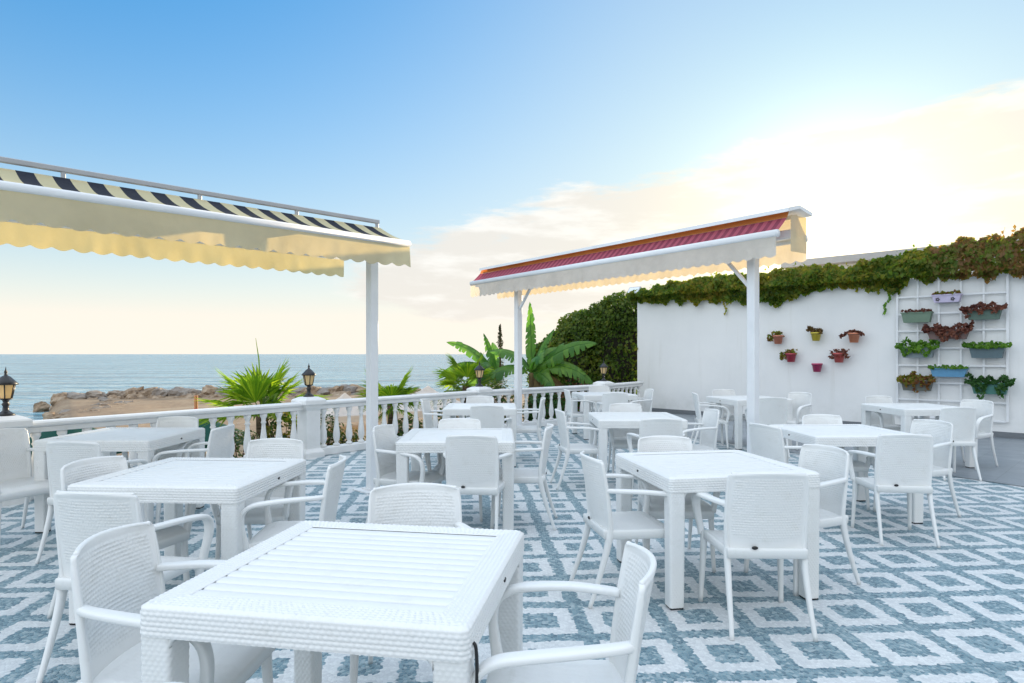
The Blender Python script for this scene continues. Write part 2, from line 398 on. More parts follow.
bb = MB(); bb.lathe(BPROF, n=14)
bal0 = None
def rail(a, c, label, ea=.13, ec=.13):
    global bal0
    a, c = Vector(a), Vector(c); d = (c - a).normalized(); a2 = a + d * ea; c2 = c - d * ec
    e = empty('balustrade', (a2.x, a2.y, 0)); o = Vector((a2.x, a2.y))
    q = c2 - o; ln = q.length
    b = MB(); b.beam((0, 0, .695), (q.x, q.y, .695), .11, .055); b.beam((0, 0, .752), (q.x, q.y, .752), .17, .055, ch=.3); b.build('handrail', M['paint'], e, smooth=False)
    b = MB(); b.beam((0, 0, .055), (q.x, q.y, .055), .15, .115, ch=.1); b.build('bottom_rail', M['paint'], e, smooth=False)
    n = max(2, round(ln / .232))
    for i in range(n):
        p = q * ((i + .5) / n)
        if bal0 is None: ob = bal0 = bb.build('baluster', M['paint'], e)
        else: ob = bal0.copy(); COL.objects.link(ob); ob.parent = e
        ob.location = (p.x, p.y, 0)
    return tag(e, label, 'balustrade', 'sections of the white balustrade')
for i, p in enumerate(PIERS):
    d = (Vector(PIERS[min(i + 1, 4)]) - Vector(PIERS[max(i - 1, 0)]))
    if i: pier(p, math.atan2(d.y, d.x), [None, 'white balustrade pier at the left edge, carrying a lantern before the sea', 'white balustrade pier right of the bushy fan palm, carrying a lit lantern',
               'white balustrade pier in front of the banana plant, carrying a lantern', 'white balustrade pier nearest the white wall, against the dark ivy'][i])
    else: pier(p, math.atan2(d.y, d.x), 'white balustrade pier beyond the left edge')
for i, lab in enumerate(['stretch of white balustrade beyond the leftmost pier', 'white balustrade stretch from the left edge to the bushy fan palm',
                         'white balustrade stretch behind the left awning post', 'white balustrade stretch in front of the banana plant',
                         'short white balustrade stretch between the last pier and the white wall']):
    rail(PIERS[i], PIERS[i + 1] if i < 4 else RAILEND, lab, .13, .13 if i < 4 else 0)

def mk_lampglass():
    m = bpy.data.materials.new('amber_glass'); t = NT(m)
    a = t.bsdf((.80, .68, .42), .15, None, .5); e = t.n('ShaderNodeEmission', {0: (1., .72, .35), 1: .02}).outputs[0]
    tr = t.n('ShaderNodeBsdfTranslucent', {0: (1., .75, .3)}).outputs[0]
    t.out(t.n('ShaderNodeAddShader', {0: t.n('ShaderNodeMixShader', {0: .5, 1: a, 2: tr}).outputs[0], 1: e}).outputs[0]); return m
M['amber'] = mk_lampglass()
lan = empty('lantern', (0, 0, 0))
b = MB(); b.lathe([(.075, 0), (.078, .012), (.05, .03), (.028, .05), (.024, .09), (.036, .11), (.022, .13), (.03, .15), (.055, .162), (.06, .17)], n=12); b.build('base', M['black'], lan)
b = MB(); b.lathe([(.052, .17), (.078, .30)], n=6); b.build('glass', M['amber'], lan, smooth=False)
b = MB()
for k in range(6):
    a = 2 * math.pi * k / 6; c_, s_ = math.cos(a), math.sin(a)
    b.tube([(.053 * c_, .053 * s_, .17), (.081 * c_, .081 * s_, .302)], .006, 6)
b.build('frame', M['black'], lan)
b = MB(); b.lathe([(.10, .30), (.102, .312), (.07, .345), (.045, .372), (.03, .385), (.018, .39), (.01, .41), (.016, .425), (.006, .445), (.002, .475)], n=12); b.build('lid', M['black'], lan)
LAB = ['black amber glass lantern on the pier at the left edge', 'black lantern with amber glass on the pier beside the bushy fan palm',
       'black lantern with amber glass on the pier in front of the banana plant', 'black lantern with amber glass in front of the dark ivy']
for i, p in enumerate(PIERS[1:]):
    o = lan if i == 0 else copy_tree(lan)
    o.location = (p[0], p[1], .85); tag(o, LAB[i], 'lantern', 'black lanterns on the balustrade piers')

# ------------------------------------------------------------------ wall
WH = 2.86
def P3(tt, n, z): q = wpt(tt, n); return Vector((q.x, q.y, z))
WR = math.atan2(WD.y, WD.x)
e = empty('garden_wall', (*wpt(0), 0), WR)
b = MB(); b.box((8, .125, WH / 2 - .25), (16, .25, WH + .5)); b.build('wall_face', M['wall'], e, smooth=False)
b = MB(); b.box((8.0, -.014, .055), (15.98, .028, .09)); b.build('skirting', plain('grey_skirting', (.16, .175, .19), .5, .1), e, smooth=False)
tag(e, 'tall whitewashed garden wall topped with creeper, hung with pots and a trellis', 'wall')
def wall_at(x, y, off=0.):
    k = (x - CX) / F; w0 = W0 + WN * off
    tt = (k * w0.y - w0.x) / (.7071 * (1 + k)); d = w0.y - .7071 * tt
    return tt, CAMH + (HY - y) * d / F
# building behind the wall
e = empty('flat_roofed_building', (*wpt(3.3, 2.2), 0), WR)
b = MB(); b.box((6, 2.5, 1.6), (12, 5, 3.9)); b.build('wall', M['wall'], e, smooth=False)
b = MB(); b.box((5.9, 2.4, 3.63), (12.6, 5.5, .155)); b.build('roof', plain('grey_roof_slab', (.42, .41, .40), .8, .1), e, smooth=False)
tag(e, 'low building whose thin pale roof edge shows above the creeper', 'building')

# ------------------------------------------------------------------ leaves
def leaf(b, c, nrm, sz, asp=.75, tip=None, mat=0):
    nrm = nrm.normalized(); a = tip - nrm * tip.dot(nrm) if tip is not None else nrm.orthogonal()
    if a.length < 1e-4: a = nrm.orthogonal()
    a.normalize()
    if tip is None: a = Matrix.Rotation(random.uniform(0, 6.28), 3, nrm) @ a
    s = nrm.cross(a); h = sz / 2
    vs = [c - a * h, c - a * h * .1 + s * h * asp + nrm * h * .22, c + a * h, c - a * h * .1 - s * h * asp + nrm * h * .22]
    b.add(vs, [(0, 1, 2), (0, 2, 3)], mat)
def rv(): 
    while True:
        v = Vector((random.uniform(-1, 1), random.uniform(-1, 1), random.uniform(-1, 1)))
        if .05 < v.length < 1: return v.normalized()

# creeper along the wall top: upper/lower outline as function of t
TOP = [(0, 3.02), (1.3, 3.18), (2.1, 3.24), (3.4, 3.22), (4.3, 3.28), (5.0, 3.16), (5.5, 3.26), (6.1, 3.38), (6.6, 3.40), (7.2, 3.48), (7.8, 3.55), (9, 3.5), (12, 3.4), (16, 3.4)]
BOT = [(0, 2.80), (.6, 2.72), (1.2, 2.72), (2.0, 2.66), (2.9, 2.64), (3.6, 2.55), (3.9, 2.58), (4.4, 2.78), (4.9, 2.80), (5.5, 2.72), (5.8, 2.58), (6.2, 2.86), (6.6, 2.80), (7.3, 2.80), (7.8, 2.78), (9, 2.7), (12, 2.7), (16, 2.7)]
def interp(T, x):
    for (a, va), (c, vc) in zip(T, T[1:]):
        if x <= c: return va + (vc - va) * (x - a) / (c - a)
    return T[-1][1]
def creeper(name, t0, t1, mat, n, label):
    b = MB()
    for _ in range(n):
        tt = random.uniform(t0, t1)
        up, lo = interp(TOP, tt), interp(BOT, tt)
        up += .13 * mnoise.noise((tt * 3.1, 0, 0)) + .10 * mnoise.noise((tt * 8, 4, 0)); lo += .14 * mnoise.noise((tt * 4.3, 7, 0)) + .10 * mnoise.noise((tt * 11, 1, 0))
        k = random.random(); z = lo + (up - lo) * k
        if z < WH + .04: n_ = random.uniform(-.20, -.02) * (.4 + .6 * k)
        else:
            half = .42 * math.sqrt(max(.05, 1 - ((z - WH) / (up - WH + .05)) ** 2)); n_ = .12 + random.choice((-1, -1, -1, 1)) * half * random.uniform(.75, 1.0)
        n_ -= .16 * mnoise.noise((tt * 3.3, z * 4, 5)) + .05
        if z < WH + .1: n_ = min(n_, -.02)
        nr = Vector((WN.x * -1, WN.y * -1, .55)) + rv() * .9
        leaf(b, P3(tt, n_ - .05 * random.random() ** 3, z), nr, .05 + .085 * random.random() ** 1.6, .8, Vector((0, 0, -1)) + rv() * .7)
    for _ in range(int((t1 - t0) * 1.6)):                      # trailing stems with leaves
        tt = random.uniform(t0, t1); z = interp(BOT, tt) + .05; L_ = random.uniform(.05, .18) if random.random() < .95 else .34
        k = 0
        while k < L_:
            leaf(b, P3(tt + .03 * math.sin(k * 20 + tt * 9), -.05, z - k), Vector((-.7, -.7, .3)) + rv() * .4, random.uniform(.06, .10), .8, Vector((0, 0, -1)) + rv() * .5); k += .055
    for _ in range(int((t1 - t0) * 4)):                      # upright shoots
        tt = random.uniform(t0, t1); z = interp(TOP, tt) - .04; L_ = random.uniform(.06, .2); k = 0
        while k < L_:
            leaf(b, P3(tt + random.uniform(-.03, .03), random.uniform(-.1, .25), z + k), rv(), random.uniform(.05, .09), .7); k += .035
    return tag(b.build(name, mat, smooth=False), label, 'creeper', 'creepers along the wall top')
creeper('creeper', -.1, 6.5, M['vine'], 17000, 'green to golden creeper spilling over the white wall top, left of the trellis')
creeper('creeper', 6.45, 15.5, M['redvine'], 17000, 'russet tinged creeper over the wall top above the trellis')
# a long dangling shoot left of the trellis
b = MB(); tt, _ = wall_at(895, 300); k = 0
for i in range(16):
    leaf(b, P3(tt - .012 * i + .03 * math.sin(i), -.08, 2.80 - .038 * i), Vector((-.7, -.7, .3)) + rv() * .5, .075, .8, Vector((0, 0, -1)) + rv() * .5)
b.tube([P3(tt, -.07, 2.85), P3(tt - .1, -.06, 2.5), P3(tt - .2, -.05, 2.2)], .005, 5)
tag(b.build('creeper_shoot', M['greenplant'], smooth=False), 'single bright green creeper shoot dangling down the wall left of the trellis', 'creeper')

# ivy mass on the end wall beyond the balustrade
e = empty('ivy_thicket', (2.3, 17.9, 0))
def ivyrad(p): return 1 + .16 * mnoise.noise(p * .9) + .09 * mnoise.noise(p * 2.4)
LOBES = [((2.98, 17.4), 1.05, .75, 3.05), ((2.15, 17.8), 1.05, .8, 2.65), ((1.4, 18.3), .95, .7, 2.0)]
b = MB(); core = MB()
for (cx, cy), rx, ry, top in LOBES:
    cz = top - 1.0
    for _ in range(10500):
        d = rv(); zz = d.z
        r = ivyrad(Vector((cx, cy, cz)) + d * 2)
        p = Vector((d.x * rx * r, d.y * ry * r, (d.z * 1.0 * r) if d.z > 0 else d.z * 2.6))
        p *= random.uniform(.84, 1.05)
        w_ = Vector((cx, cy, cz)) + p
        if w_.z < -.4 or (w_.x > 3.22 and w_.x + w_.y < 19.95): continue
        nr = d + Vector((0, -.3, .4)) + rv() * 1.2
        leaf(b, w_ - e.location, nr, random.uniform(.06, .12), .8, Vector((0, 0, -1)) + rv() * .8)
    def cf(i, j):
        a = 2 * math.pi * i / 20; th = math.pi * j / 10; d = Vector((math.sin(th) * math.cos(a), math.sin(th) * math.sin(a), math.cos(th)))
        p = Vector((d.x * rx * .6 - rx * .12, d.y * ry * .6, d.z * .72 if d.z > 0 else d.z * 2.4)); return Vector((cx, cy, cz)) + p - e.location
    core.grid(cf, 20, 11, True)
b.build('foliage', M['ivy'], e, smooth=False)
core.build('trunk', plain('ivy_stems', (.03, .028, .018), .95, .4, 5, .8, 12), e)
tag(e, 'tall dark green ivy thicket rising against the left end of the white wall', 'ivy')

# floodlight on the wall corner
fl = empty('floodlight', P3(.02, -.12, 2.86), WR)
b = MB(); Mx = Matrix.Rotation(R(-38), 4, 'X'); b.box((0, -.16, .12), (.34, .05, .22), Mx); b.build('housing', M['steel'], fl, smooth=False)
b = MB(); b.box((0, -.187, .12), (.29, .004, .17), Mx); b.build('glass', plain('lamp_glass', (.7, .75, .78), .1, .03), fl, smooth=False)
b = MB(); b.tube([(0, .14, -.05), (0, .05, .02), (0, -.05, .10)], .014, 8); b.build('bracket', M['steel'], fl)
tag(fl, 'small square floodlight fixed at the left corner of the white wall', 'floodlight')

# trellis on the wall
tl, _ = wall_at(898, 350); tr_, _ = wall_at(1008, 350)
_, zb = wall_at(1008, 422); zt = 2.84; zb = .28
e = empty('trellis', (*wpt(tl, -.05), 0), WR); Wd = tr_ - tl
b = MB()
for x in (0, Wd): b.beam((x, 0, zb), (x, 0, zt), .04, .03, up=(0, 1, 0))
for z in (zb, zt): b.beam((.021, 0, z), (Wd - .021, 0, z), .03, .04)
b.build('frame', M['whitesteel'], e, smooth=False)
b = MB()
for k in range(1, 5): b.beam((Wd * k / 5, .004, zb + .021), (Wd * k / 5, .004, zt - .021), .032, .014, up=(0, 1, 0))
nr_ = 8
for k in range(1, nr_): b.beam((.021, -.010, zb + (zt - zb) * k / nr_), (Wd - .021, -.010, zb + (zt - zb) * k / nr_), .014, .032)
b.build('lattice', M['whitesteel'], e, smooth=False)
tag(e, 'white square lattice trellis on the wall, hung with planter boxes', 'trellis')

def planter(x, y, wpx, col, plant, label, hang=.10, up=.09, over=.02, n=220, flowers=None, lsz=.06, hpx=12):
    tt, z = wall_at(x, y, -.15); q = wpt(tt, -.15); d = q.y; s = d / F * 1.0
    wid = wpx * s / 1.2; hh = hpx * s * .84
    e = empty('planter_box', (q.x, q.y, z), WR)
    b = MB(); a, c = wid / 2, .075; k = .86
    vs = [(-a * k, -c * k, -hh / 2), (a * k, -c * k, -hh / 2), (a * k, c * k, -hh / 2), (-a * k, c * k, -hh / 2), (-a, -c, hh / 2), (a, -c, hh / 2), (a, c, hh / 2), (-a, c, hh / 2),
          (-a - .012, -c - .012, hh / 2), (a + .012, -c - .012, hh / 2), (a + .012, c + .012, hh / 2), (-a - .012, c + .012, hh / 2),
          (-a - .012, -c - .012, hh / 2 + .022), (a + .012, -c - .012, hh / 2 + .022), (a + .012, c + .012, hh / 2 + .022), (-a - .012, c + .012, hh / 2 + .022)]
    fs = [(3, 2, 1, 0)]
    for o in (0, 4, 8): fs += [(o + i, o + (i + 1) % 4, o + 4 + (i + 1) % 4, o + 4 + i) for i in range(4)]
    fs.append((12, 13, 14, 15)); b.add(vs, fs)
    b.build('box', plain('planter_plastic', col, .5, .1, 10), e, smooth=False)
    b = MB()
    for u in (-.6, .6): b.beam((u * a, -c - .015, hh / 2 + .024), (u * a, c + .06, hh / 2 + .024), .018, .004); b.beam((u * a, c + .062, hh / 2 + .04), (u * a, c + .062, -hh / 2), .018, .004, up=(0, 1, 0))
    b.build('hook', M['steel'], e, smooth=False)
    b = MB()
    for _ in range(n):
        u = random.uniform(-1, 1); th = random.uniform(-.3, 3.3); r = random.uniform(.6, 1.05) * (.75 + .35 * mnoise.noise((u * 3 + x, y, 0)))
        px_ = u * (wid / 2 + over); py = -math.cos(th) * -.08 * r - .05 * r; zz = hh / 2 + .03 + up * math.sin(th) * r * max(.25, 1 + 1.3 * mnoise.noise((u * 3.3 + x, y * .7, 6)))
        if random.random() < .42 and hang > 0:
            py = -.10 - .04 * random.random(); zz = hh / 2 + .03 - hang * random.random() * max(.05, (1 - abs(u) ** 3) * (.55 + 1.9 * mnoise.noise((u * 2.2 + x * .37, y, 3))))
        leaf(b, Vector((px_, py, zz)), Vector((0, -.8, .5)) + rv() * .9, random.uniform(.7, 1.3) * lsz, .7, Vector((0, -.2, -.6)) + rv())
    b.build('plant', plant, e, smooth=False)
    if flowers:
        b = MB()
        for u in (-.12, .12):
            b.lathe([(.0, 0), (.022, .002), (.022, .006), (.0, .008)], (0, 0, 0), 8); 
        o = None
        b = MB()
        for u in (-.13, .10):
            for k_ in range(5):
                a_ = k_ * 1.2566; b.box((u + .022 * math.cos(a_), -.076, -.005 + .022 * math.sin(a_)), (.022, .006, .022))
        b.build('flower_decal', plain('dark_flower_print', (.06, .05, .06), .6), e, smooth=False)
    return tag(e, label, 'planter', 'planter boxes on the trellis')
planter(947, 299, 29, (.50, .45, .60), M['mixplant'], 'lilac planter box with dark flower motifs, topmost on the trellis', 0, .05, 0, 150, True, .05, 8)
planter(917, 318, 31, (.13, .20, .14), M['redplant'], 'dull green planter box with a thin fringe of russet plants', 0, .05, 0, 170, None, .045, 11)
planter(984, 315, 34, (.09, .15, .12), M['redplant'], 'green planter box half covered by russet plants, near the top right of the trellis', .17, .09, .08, 420, None, .06, 11)
planter(948, 335, 42, (.16, .10, .09), M['redplant'], 'planter hidden under a broad russet plant in the middle of the trellis', .26, .10, .06, 620, None, .06, 10)
planter(918, 353, 34, (.20, .25, .27), M['greenplant'], 'grey planter box with bushy bright green leaves spilling over both sides', .20, .13, .08, 460, None, .065, 11)
planter(987, 353, 34, (.09, .14, .16), M['greenplant'], 'slate planter box with low green plants along its top, right on the trellis', .06, .09, .09, 330, None, .06, 12)
planter(949, 373, 37, (.10, .28, .46), M['greenplant'], 'sky blue planter box with a few green sprigs', .03, .06, .03, 130, None, .055, 9)
planter(917, 386, 32, (.12, .13, .11), M['mixplant'], 'planter box with yellowish and russet mixed plants, low on the left of the trellis', .22, .10, .05, 440, None, .065, 11)
planter(990, 389, 36, (.06, .20, .17), M['darkplant'], 'dark teal planter box with dark green plants trailing, lowest right on the trellis', .25, .12, .08, 460, None, .07, 12)

def wallpot(x, y, r, col, kind, label):
    tt, z = wall_at(x, y, -.14); q = wpt(tt, -.14)
    e = empty('wall_pot', (q.x, q.y, z), WR)
    b = MB(); b.lathe([(r * .62, -r), (r * .68, -r), (r * .95, .45 * r), (r * 1.05, .45 * r), (r * 1.07, .75 * r), (r * .98, .76 * r), (r * .9, .6 * r)], n=18); b.build('pot', plain('glazed_pot', col, .45, .12, 14), e)
    b = MB(); b.grid(lambda i, j: ((r * (1.02 + (.03 if j in (1, 2) else 0))) * math.cos(2 * math.pi * i / 18), (r * (1.02 + (.03 if j in (1, 2) else 0))) * math.sin(2 * math.pi * i / 18), r * .38 + (.012 if j in (2, 3) else 0)), 18, 5, True); b.beam((0, r * 1.0, r * .38), (0, .138, r * .38), .02, .006); b.build('bracket', M['black'], e, smooth=False)
    b = MB()
    if kind in ('trail', 'spread', 'mix'):
        for _ in range(110):
            th = random.uniform(0, 6.28); rr = r * random.uniform(.1, 1.25); h = r * random.uniform(.5, 1.5)
            p = Vector((rr * math.cos(th), rr * math.sin(th) * .7, h))
            if kind == 'trail' and random.random() < .45: p = Vector((-r * random.uniform(.9, 2.1), -r * .3 * random.random(), r * random.uniform(-.5, .9)))
            if kind == 'spread': p = Vector((r * random.uniform(-2.1, 1.7), -r * random.uniform(0, .8), r * (.9 + random.uniform(-.1, .35)))); p.z -= .22 * abs(p.x) ** 1.5 * 4
            if kind == 'mix': p = Vector((r * random.uniform(-1.7, 1.7), -r * random.uniform(-.5, 1.0), r * random.uniform(-.2, 1.35)))
            leaf(b, p, Vector((0, -1, .5)) + rv(), random.uniform(.05, .085), .65)
        b.build('plant', {'trail': M['mixplant'], 'spread': M['redplant'], 'mix': M['redplant']}[kind], e, smooth=False)
    elif kind == 'moss':
        for _ in range(160):
            p = Vector((r * random.uniform(-1.6, 1.2), -r * random.uniform(-.7, .9), r * random.uniform(.4, 1.45))); p.z -= .4 * p.x if p.x < 0 else 0; leaf(b, p, rv() + Vector((0, -.6, .4)), random.uniform(.045, .075), .8)
        b.build('plant', leafmat('dry_moss', [(.09, .05, .02), (.16, .09, .03), (.12, .12, .03)], .2), e, smooth=False)
    else:
        b.lathe([(r * .2, .4 * r), (r * .85, .62 * r), (r * .5, .72 * r), (r * .1, .74 * r)], n=12); b.build('soil', M['soil'], e)
    return tag(e, label, 'flower pot', 'flower pots hung on the white wall')
wallpot(778, 339, .105, (.55, .20, .13), 'trail', 'terracotta wall pot with green leaves trailing left, leftmost on the wall')
wallpot(816, 336, .100, (.60, .48, .05), 'moss', 'yellow wall pot with a brown mossy plant drooping over it')
wallpot(854, 337, .110, (.60, .22, .12), 'spread', 'orange terracotta wall pot with a spreading plant, closest to the trellis')
wallpot(791, 357, .105, (.42, .04, .07), 'trail', 'crimson wall pot with a few green leaves, in the lower row')
wallpot(839, 357, .110, (.50, .09, .08), 'mix', 'red wall pot overflowing with russet leaves')
wallpot(817, 367, .100, (.45, .04, .13), 'bare', 'magenta wall pot without any plant showing, lowest of the six')

# ------------------------------------------------------------------ awnings
def scallop_sheet(b, A, s0, s1, n, ztop, drop, pitch, sag=.0, ph=0.):
    ns = int((s1 - s0) / .02)
    def fn(i, j):
        s = s0 + (s1 - s0) * i / ns; k = j / 5
        bot = drop - .028 + .028 * abs(math.sin(math.pi * s / pitch + ph)) 
        off = n + (.022 * mnoise.noise((s * 2.6, ph, 0)) + .016 * mnoise.noise((s * 9, ph, k * .6))) * k
        return A(s, off, ztop - bot * k + .006 * mnoise.noise((s * 2, ph, 0)))
    b.grid(fn, ns + 1, 6)

M['stripe'] = fabric('black_cream_striped_canvas', (.66, .60, .40), (.035, .04, .06), .225, .35, 0)
M['cream'] = fabric('cream_canvas', (.85, .81, .67), None, .2, .58, 0, (1., .80, .36))
M['pinstripe'] = fabric('red_striped_canvas', (.46, .12, .17), (.28, .07, .11), .12, .3, 0, (1, .6, .5))
M['whitecanvas'] = fabric('white_canvas', (.78, .77, .75), None, .2, .42, 0, (1., .82, .5))

def awning(Rr, u, v, parts): ...
# left awning: local x runs along its length from the right end, local y towards the camera side
def frame_awning(name, Rp, u, label):
    e = empty(name, (Rp[0], Rp[1], 0), math.atan2(u[1], u[0])); return tag(e, label, 'awning')
uL = Vector((-.715, -.70)).normalized()
e = frame_awning('retractable_awning', (-1.42, 7.0), uL, 'long awning with black and cream striped canvas and cream scalloped valances, on white posts')
# local y = left-hand normal of u = (.70,-.715)?  rotate u by +90deg: (-uy, ux) = (.70,-.715): towards the camera side
A = lambda s, n, z: (s, n, z)
LEN = 6.2; BH = 2.555; CH = 2.775
for s in (.10, 5.7):
    b = MB(); b.beam((s, 0, .012), (s, 0, CH - .06), .098, .098, up=(1, 0, 0), ch=.08); o = b.build('post', M['whitesteel'], e, smooth=False)
    b = MB(); b.box((s, 0, .006), (.30, .30, .012)); b.box((s, 0, .02), (.16, .16, .02)); b.build('base_plate', M['whitesteel'], o, smooth=False)
b = MB(); b.beam((.0, 0, CH - .03), (LEN, 0, CH - .03), .14, .08, ch=.3); b.build('roller_beam', M['whitesteel'], e, smooth=False)
b = MB(); b.beam((0.02, 0, 2.868), (LEN, 0, 2.868), .04, .04); 
b.build('top_rail', M['steel'], e, smooth=False)
b = MB()
for s in (.04, .95, 1.85, 2.85, 3.85, 4.9, 6.0): b.beam((s, 0, CH + .02), (s, 0, 2.85), .03, .03, up=(1, 0, 0))
b.build('rail_stanchion', M['steel'], e, smooth=False)
NEAR, FAR = .52, -.72
def slope(n0, z0, n1, z1, s0, s1, sag=.018):
    b = MB(); ns, nt = 60, 8
    def fn(i, j):
        s = s0 + (s1 - s0) * i / ns; k = j / nt
        return (s, n0 + (n1 - n0) * k, z0 + (z1 - z0) * k - sag * math.sin(math.pi * k) * (1 + .3 * math.sin(s * 3)))
    b.grid(fn, ns + 1, nt + 1); return b
slope(.02, CH + .028, NEAR, BH + .045, .01, LEN).build('canopy', M['stripe'], e)
slope(-.02, CH + .026, FAR, BH + .045, .01, LEN).build('canopy', M['stripe'], e)
for n in (NEAR, FAR):
    b = MB(); b.sweep([(0, n, BH + .015), (LEN, n, BH + .015)], (.045, .034), (0, 1, 0), 12, 2.8); b.build('front_bar', M['whitesteel'], e)
    b = MB(); scallop_sheet(b, A, .005, LEN, n + .028 * (1 if n > 0 else -1), BH - .015, .215 if n > 0 else .20, .15, 0, n * 3); b.build('valance', M['cream'], e)
# side flap at the right-hand end of the near half
b = MB()
for s in (1.0, 3.2, 5.2):
    for n in (NEAR, FAR):
        b.beam((s, 0, CH - .09), (s - .25, n * .55, BH + .02), .04, .03); b.beam((s - .25, n * .55, BH + .02), (s + .05, n * .93, BH), .035, .028)
b.build('folding_arm', M['steel'], e, smooth=False)

uR = Vector((-.583, .813)).normalized()
e = frame_awning('retractable_awning', (3.12, 7.63), uR, 'awning with red striped canvas under a white hood, white scalloped valance, near the wall')
# local y of this frame = (-uy, ux) = (-.813,-.583): towards the camera; far side has negative n
LEN = 6.75; BH = 2.86; HZ = 3.16
for s in (.565, 5.64):
    b = MB(); b.beam((s, -.35, .012), (s, -.35, HZ - .1), .115, .115, up=(1, 0, 0), ch=.08); o = b.build('post', M['whitesteel'], e, smooth=False)
    b = MB(); b.box((s, -.35, .006), (.32, .32, .012)); b.build('base_plate', M['whitesteel'], o, smooth=False)
    sg = 1 if s < 3 else -1
    b = MB(); b.beam((s + .06 * sg, -.35, 2.32), (s + .52 * sg, -.35, 2.82), .045, .045, up=(0, 1, 0)); b.build('brace', M['whitesteel'], e, smooth=False)
b = MB(); b.beam((0.0, -.35, 2.90), (LEN, -.35, 2.90), .09, .11); b.build('roller_beam', M['whitesteel'], e, smooth=False)
b = MB()
hood = [(-.12, HZ - .03), (-.12, HZ + .015), (-.36, HZ + .075), (-.64, HZ + .02), (-.64, HZ - .025), (-.36, HZ + .035)]
vs = [(s, n, z) for s in (-.06, LEN - .1) for n, z in hood]; k = len(hood)
b.add(vs, [(i, (i + 1) % k, k + (i + 1) % k, k + i) for i in range(k)] + [tuple(range(k)), tuple(range(2 * k - 1, k - 1, -1))])
b.build('hood', M['whitesteel'], e, smooth=False)
slope(-.19, HZ - .085, .0, BH + .04, .0, LEN, .006).build('canopy', M['pinstripe'], e)
M['orange'] = fabric('orange_backlit_canvas', (.62, .30, .12), None, .2, .55, 0, (1, .62, .3))
slope(-.24, HZ + .005, -.195, HZ - .082, .0, LEN, .0).build('canopy_lining', M['orange'], e)
slope(-.40, HZ - .02, -.60, BH + .04, .0, LEN, .01).build('canopy', M['whitecanvas'], e)
for n in (0., -.6):
    b = MB(); b.sweep([(0, n, BH + .01), (LEN, n, BH + .01)], (.05, .045), (0, 1, 0), 12, 2.8); b.build('front_bar', M['whitesteel'], e)
    b = MB(); scallop_sheet(b, A, .005, LEN, n + .028 * (1 if n > -.3 else -1), BH - .02, .255, .15, 0, n * 5); b.build('valance', M['whitecanvas'], e)
b = MB()
b.grid(lambda i, j: (-.005, -.60 + .34 * i / 6, (BH - .18) + (HZ - .04 - BH + .18) * j / 6), 7, 7); b.build('side_flap', M['cream'], e)

# ------------------------------------------------------------------ table
TS = .89; TH = .75
def rsq(h, r, q):
    """point on a rounded square (half size h, corner r), q in [0,1); also outward normal"""
    st = 2 * (h - r); arc = r * math.pi / 2; tot = 4 * (st + arc); x = q * tot; k = int(x // (st + arc)); x -= k * (st + arc)
    if x < st: p = Vector((h, -(h - r) + x)); n = Vector((1, 0))
    else: a = (x - st) / r if r > 1e-9 else 0; n = Vector((math.cos(a), math.sin(a))); p = Vector((h - r, h - r)) + n * r
    m = Matrix.Rotation(k * math.pi / 2, 2); return m @ p, m @ n
def weave(u, v, pu, pv):
    r = math.floor(v / pv); a = abs(math.sin(math.pi * (u / pu + .5 * (r % 2)))); c = abs(math.sin(math.pi * v / pv))
    return (.12 + .88 * a ** .8) * c ** .6
def table_frame():
    b = MB(); h = TS / 2; BW = .088; r = .014; AP = .085
    prof = []                                            # (inset, z, nx, nz, v)
    n1 = 30
    for j in range(n1): prof.append((BW - (BW - r) * j / (n1 - 1), TH, 0, 1, (BW - r) * j / (n1 - 1)))
    for j in range(1, 6): a = j / 6 * math.pi / 2; prof.append((r - r * math.sin(a), TH - r + r * math.cos(a), math.sin(a), math.cos(a), BW - r + r * a))
    n2 = 28
    for j in range(n2): z = TH - r - (AP - r) * j / (n2 - 1); prof.append((0, z, 1, 0, BW - r + r * 1.57 + (TH - r - z)))
    nu = 660; per = 8 * (h - .02) + 2 * math.pi * .02
    def fn(i, j):
        ins, z, nx, nz, v = prof[j]; q = i / nu
        p, n = rsq(h - ins, max(.001, .022 - ins * .25), q); 
        k = .0050 * weave(q * per, v, per / 188, .0138)
        return (p.x + n.x * nx * k, p.y + n.y * nx * k, z + nz * k - .001)
    b.grid(fn, nu, len(prof), True)
    def fin(i, j):
        p, n = rsq(h - .022 * (1 if j else 0), .02, i / 80); return (p.x, p.y, TH - AP - .001 + (0.055 if j == 2 else 0))
    b.grid(fin, 80, 3, True)
    for k in range(4):                                   # rounded corner gussets between apron and legs
        Mr = Matrix.Rotation(k * math.pi / 2, 4, 'Z')
        for sg in (-1, 1):
            x0 = sg * (h - .089); rr = .032; pts = [(0, 0)] + [(rr - rr * math.sin(a * math.pi / 10), -(rr - rr * math.cos(a * math.pi / 10))) for a in range(6)]
            pts = [(0, 0), (rr, 0)] + [(rr - rr * math.sin(a * math.pi / 12), -rr + rr * math.cos(a * math.pi / 12)) for a in range(7)][1:]
            f_ = [Mr @ Vector((x0 - sg * p, -h + .004, TH - AP + q + .001)) for p, q in pts]; g_ = [Mr @ Vector((x0 - sg * p, -h + .024, TH - AP + q + .001)) for p, q in pts]
            n = len(pts); b.add(f_ + g_, [tuple(range(n)), tuple(range(2 * n - 1, n - 1, -1))] + [(i, n + i, n + (i + 1) % n, (i + 1) % n) for i in range(n)])
    return b
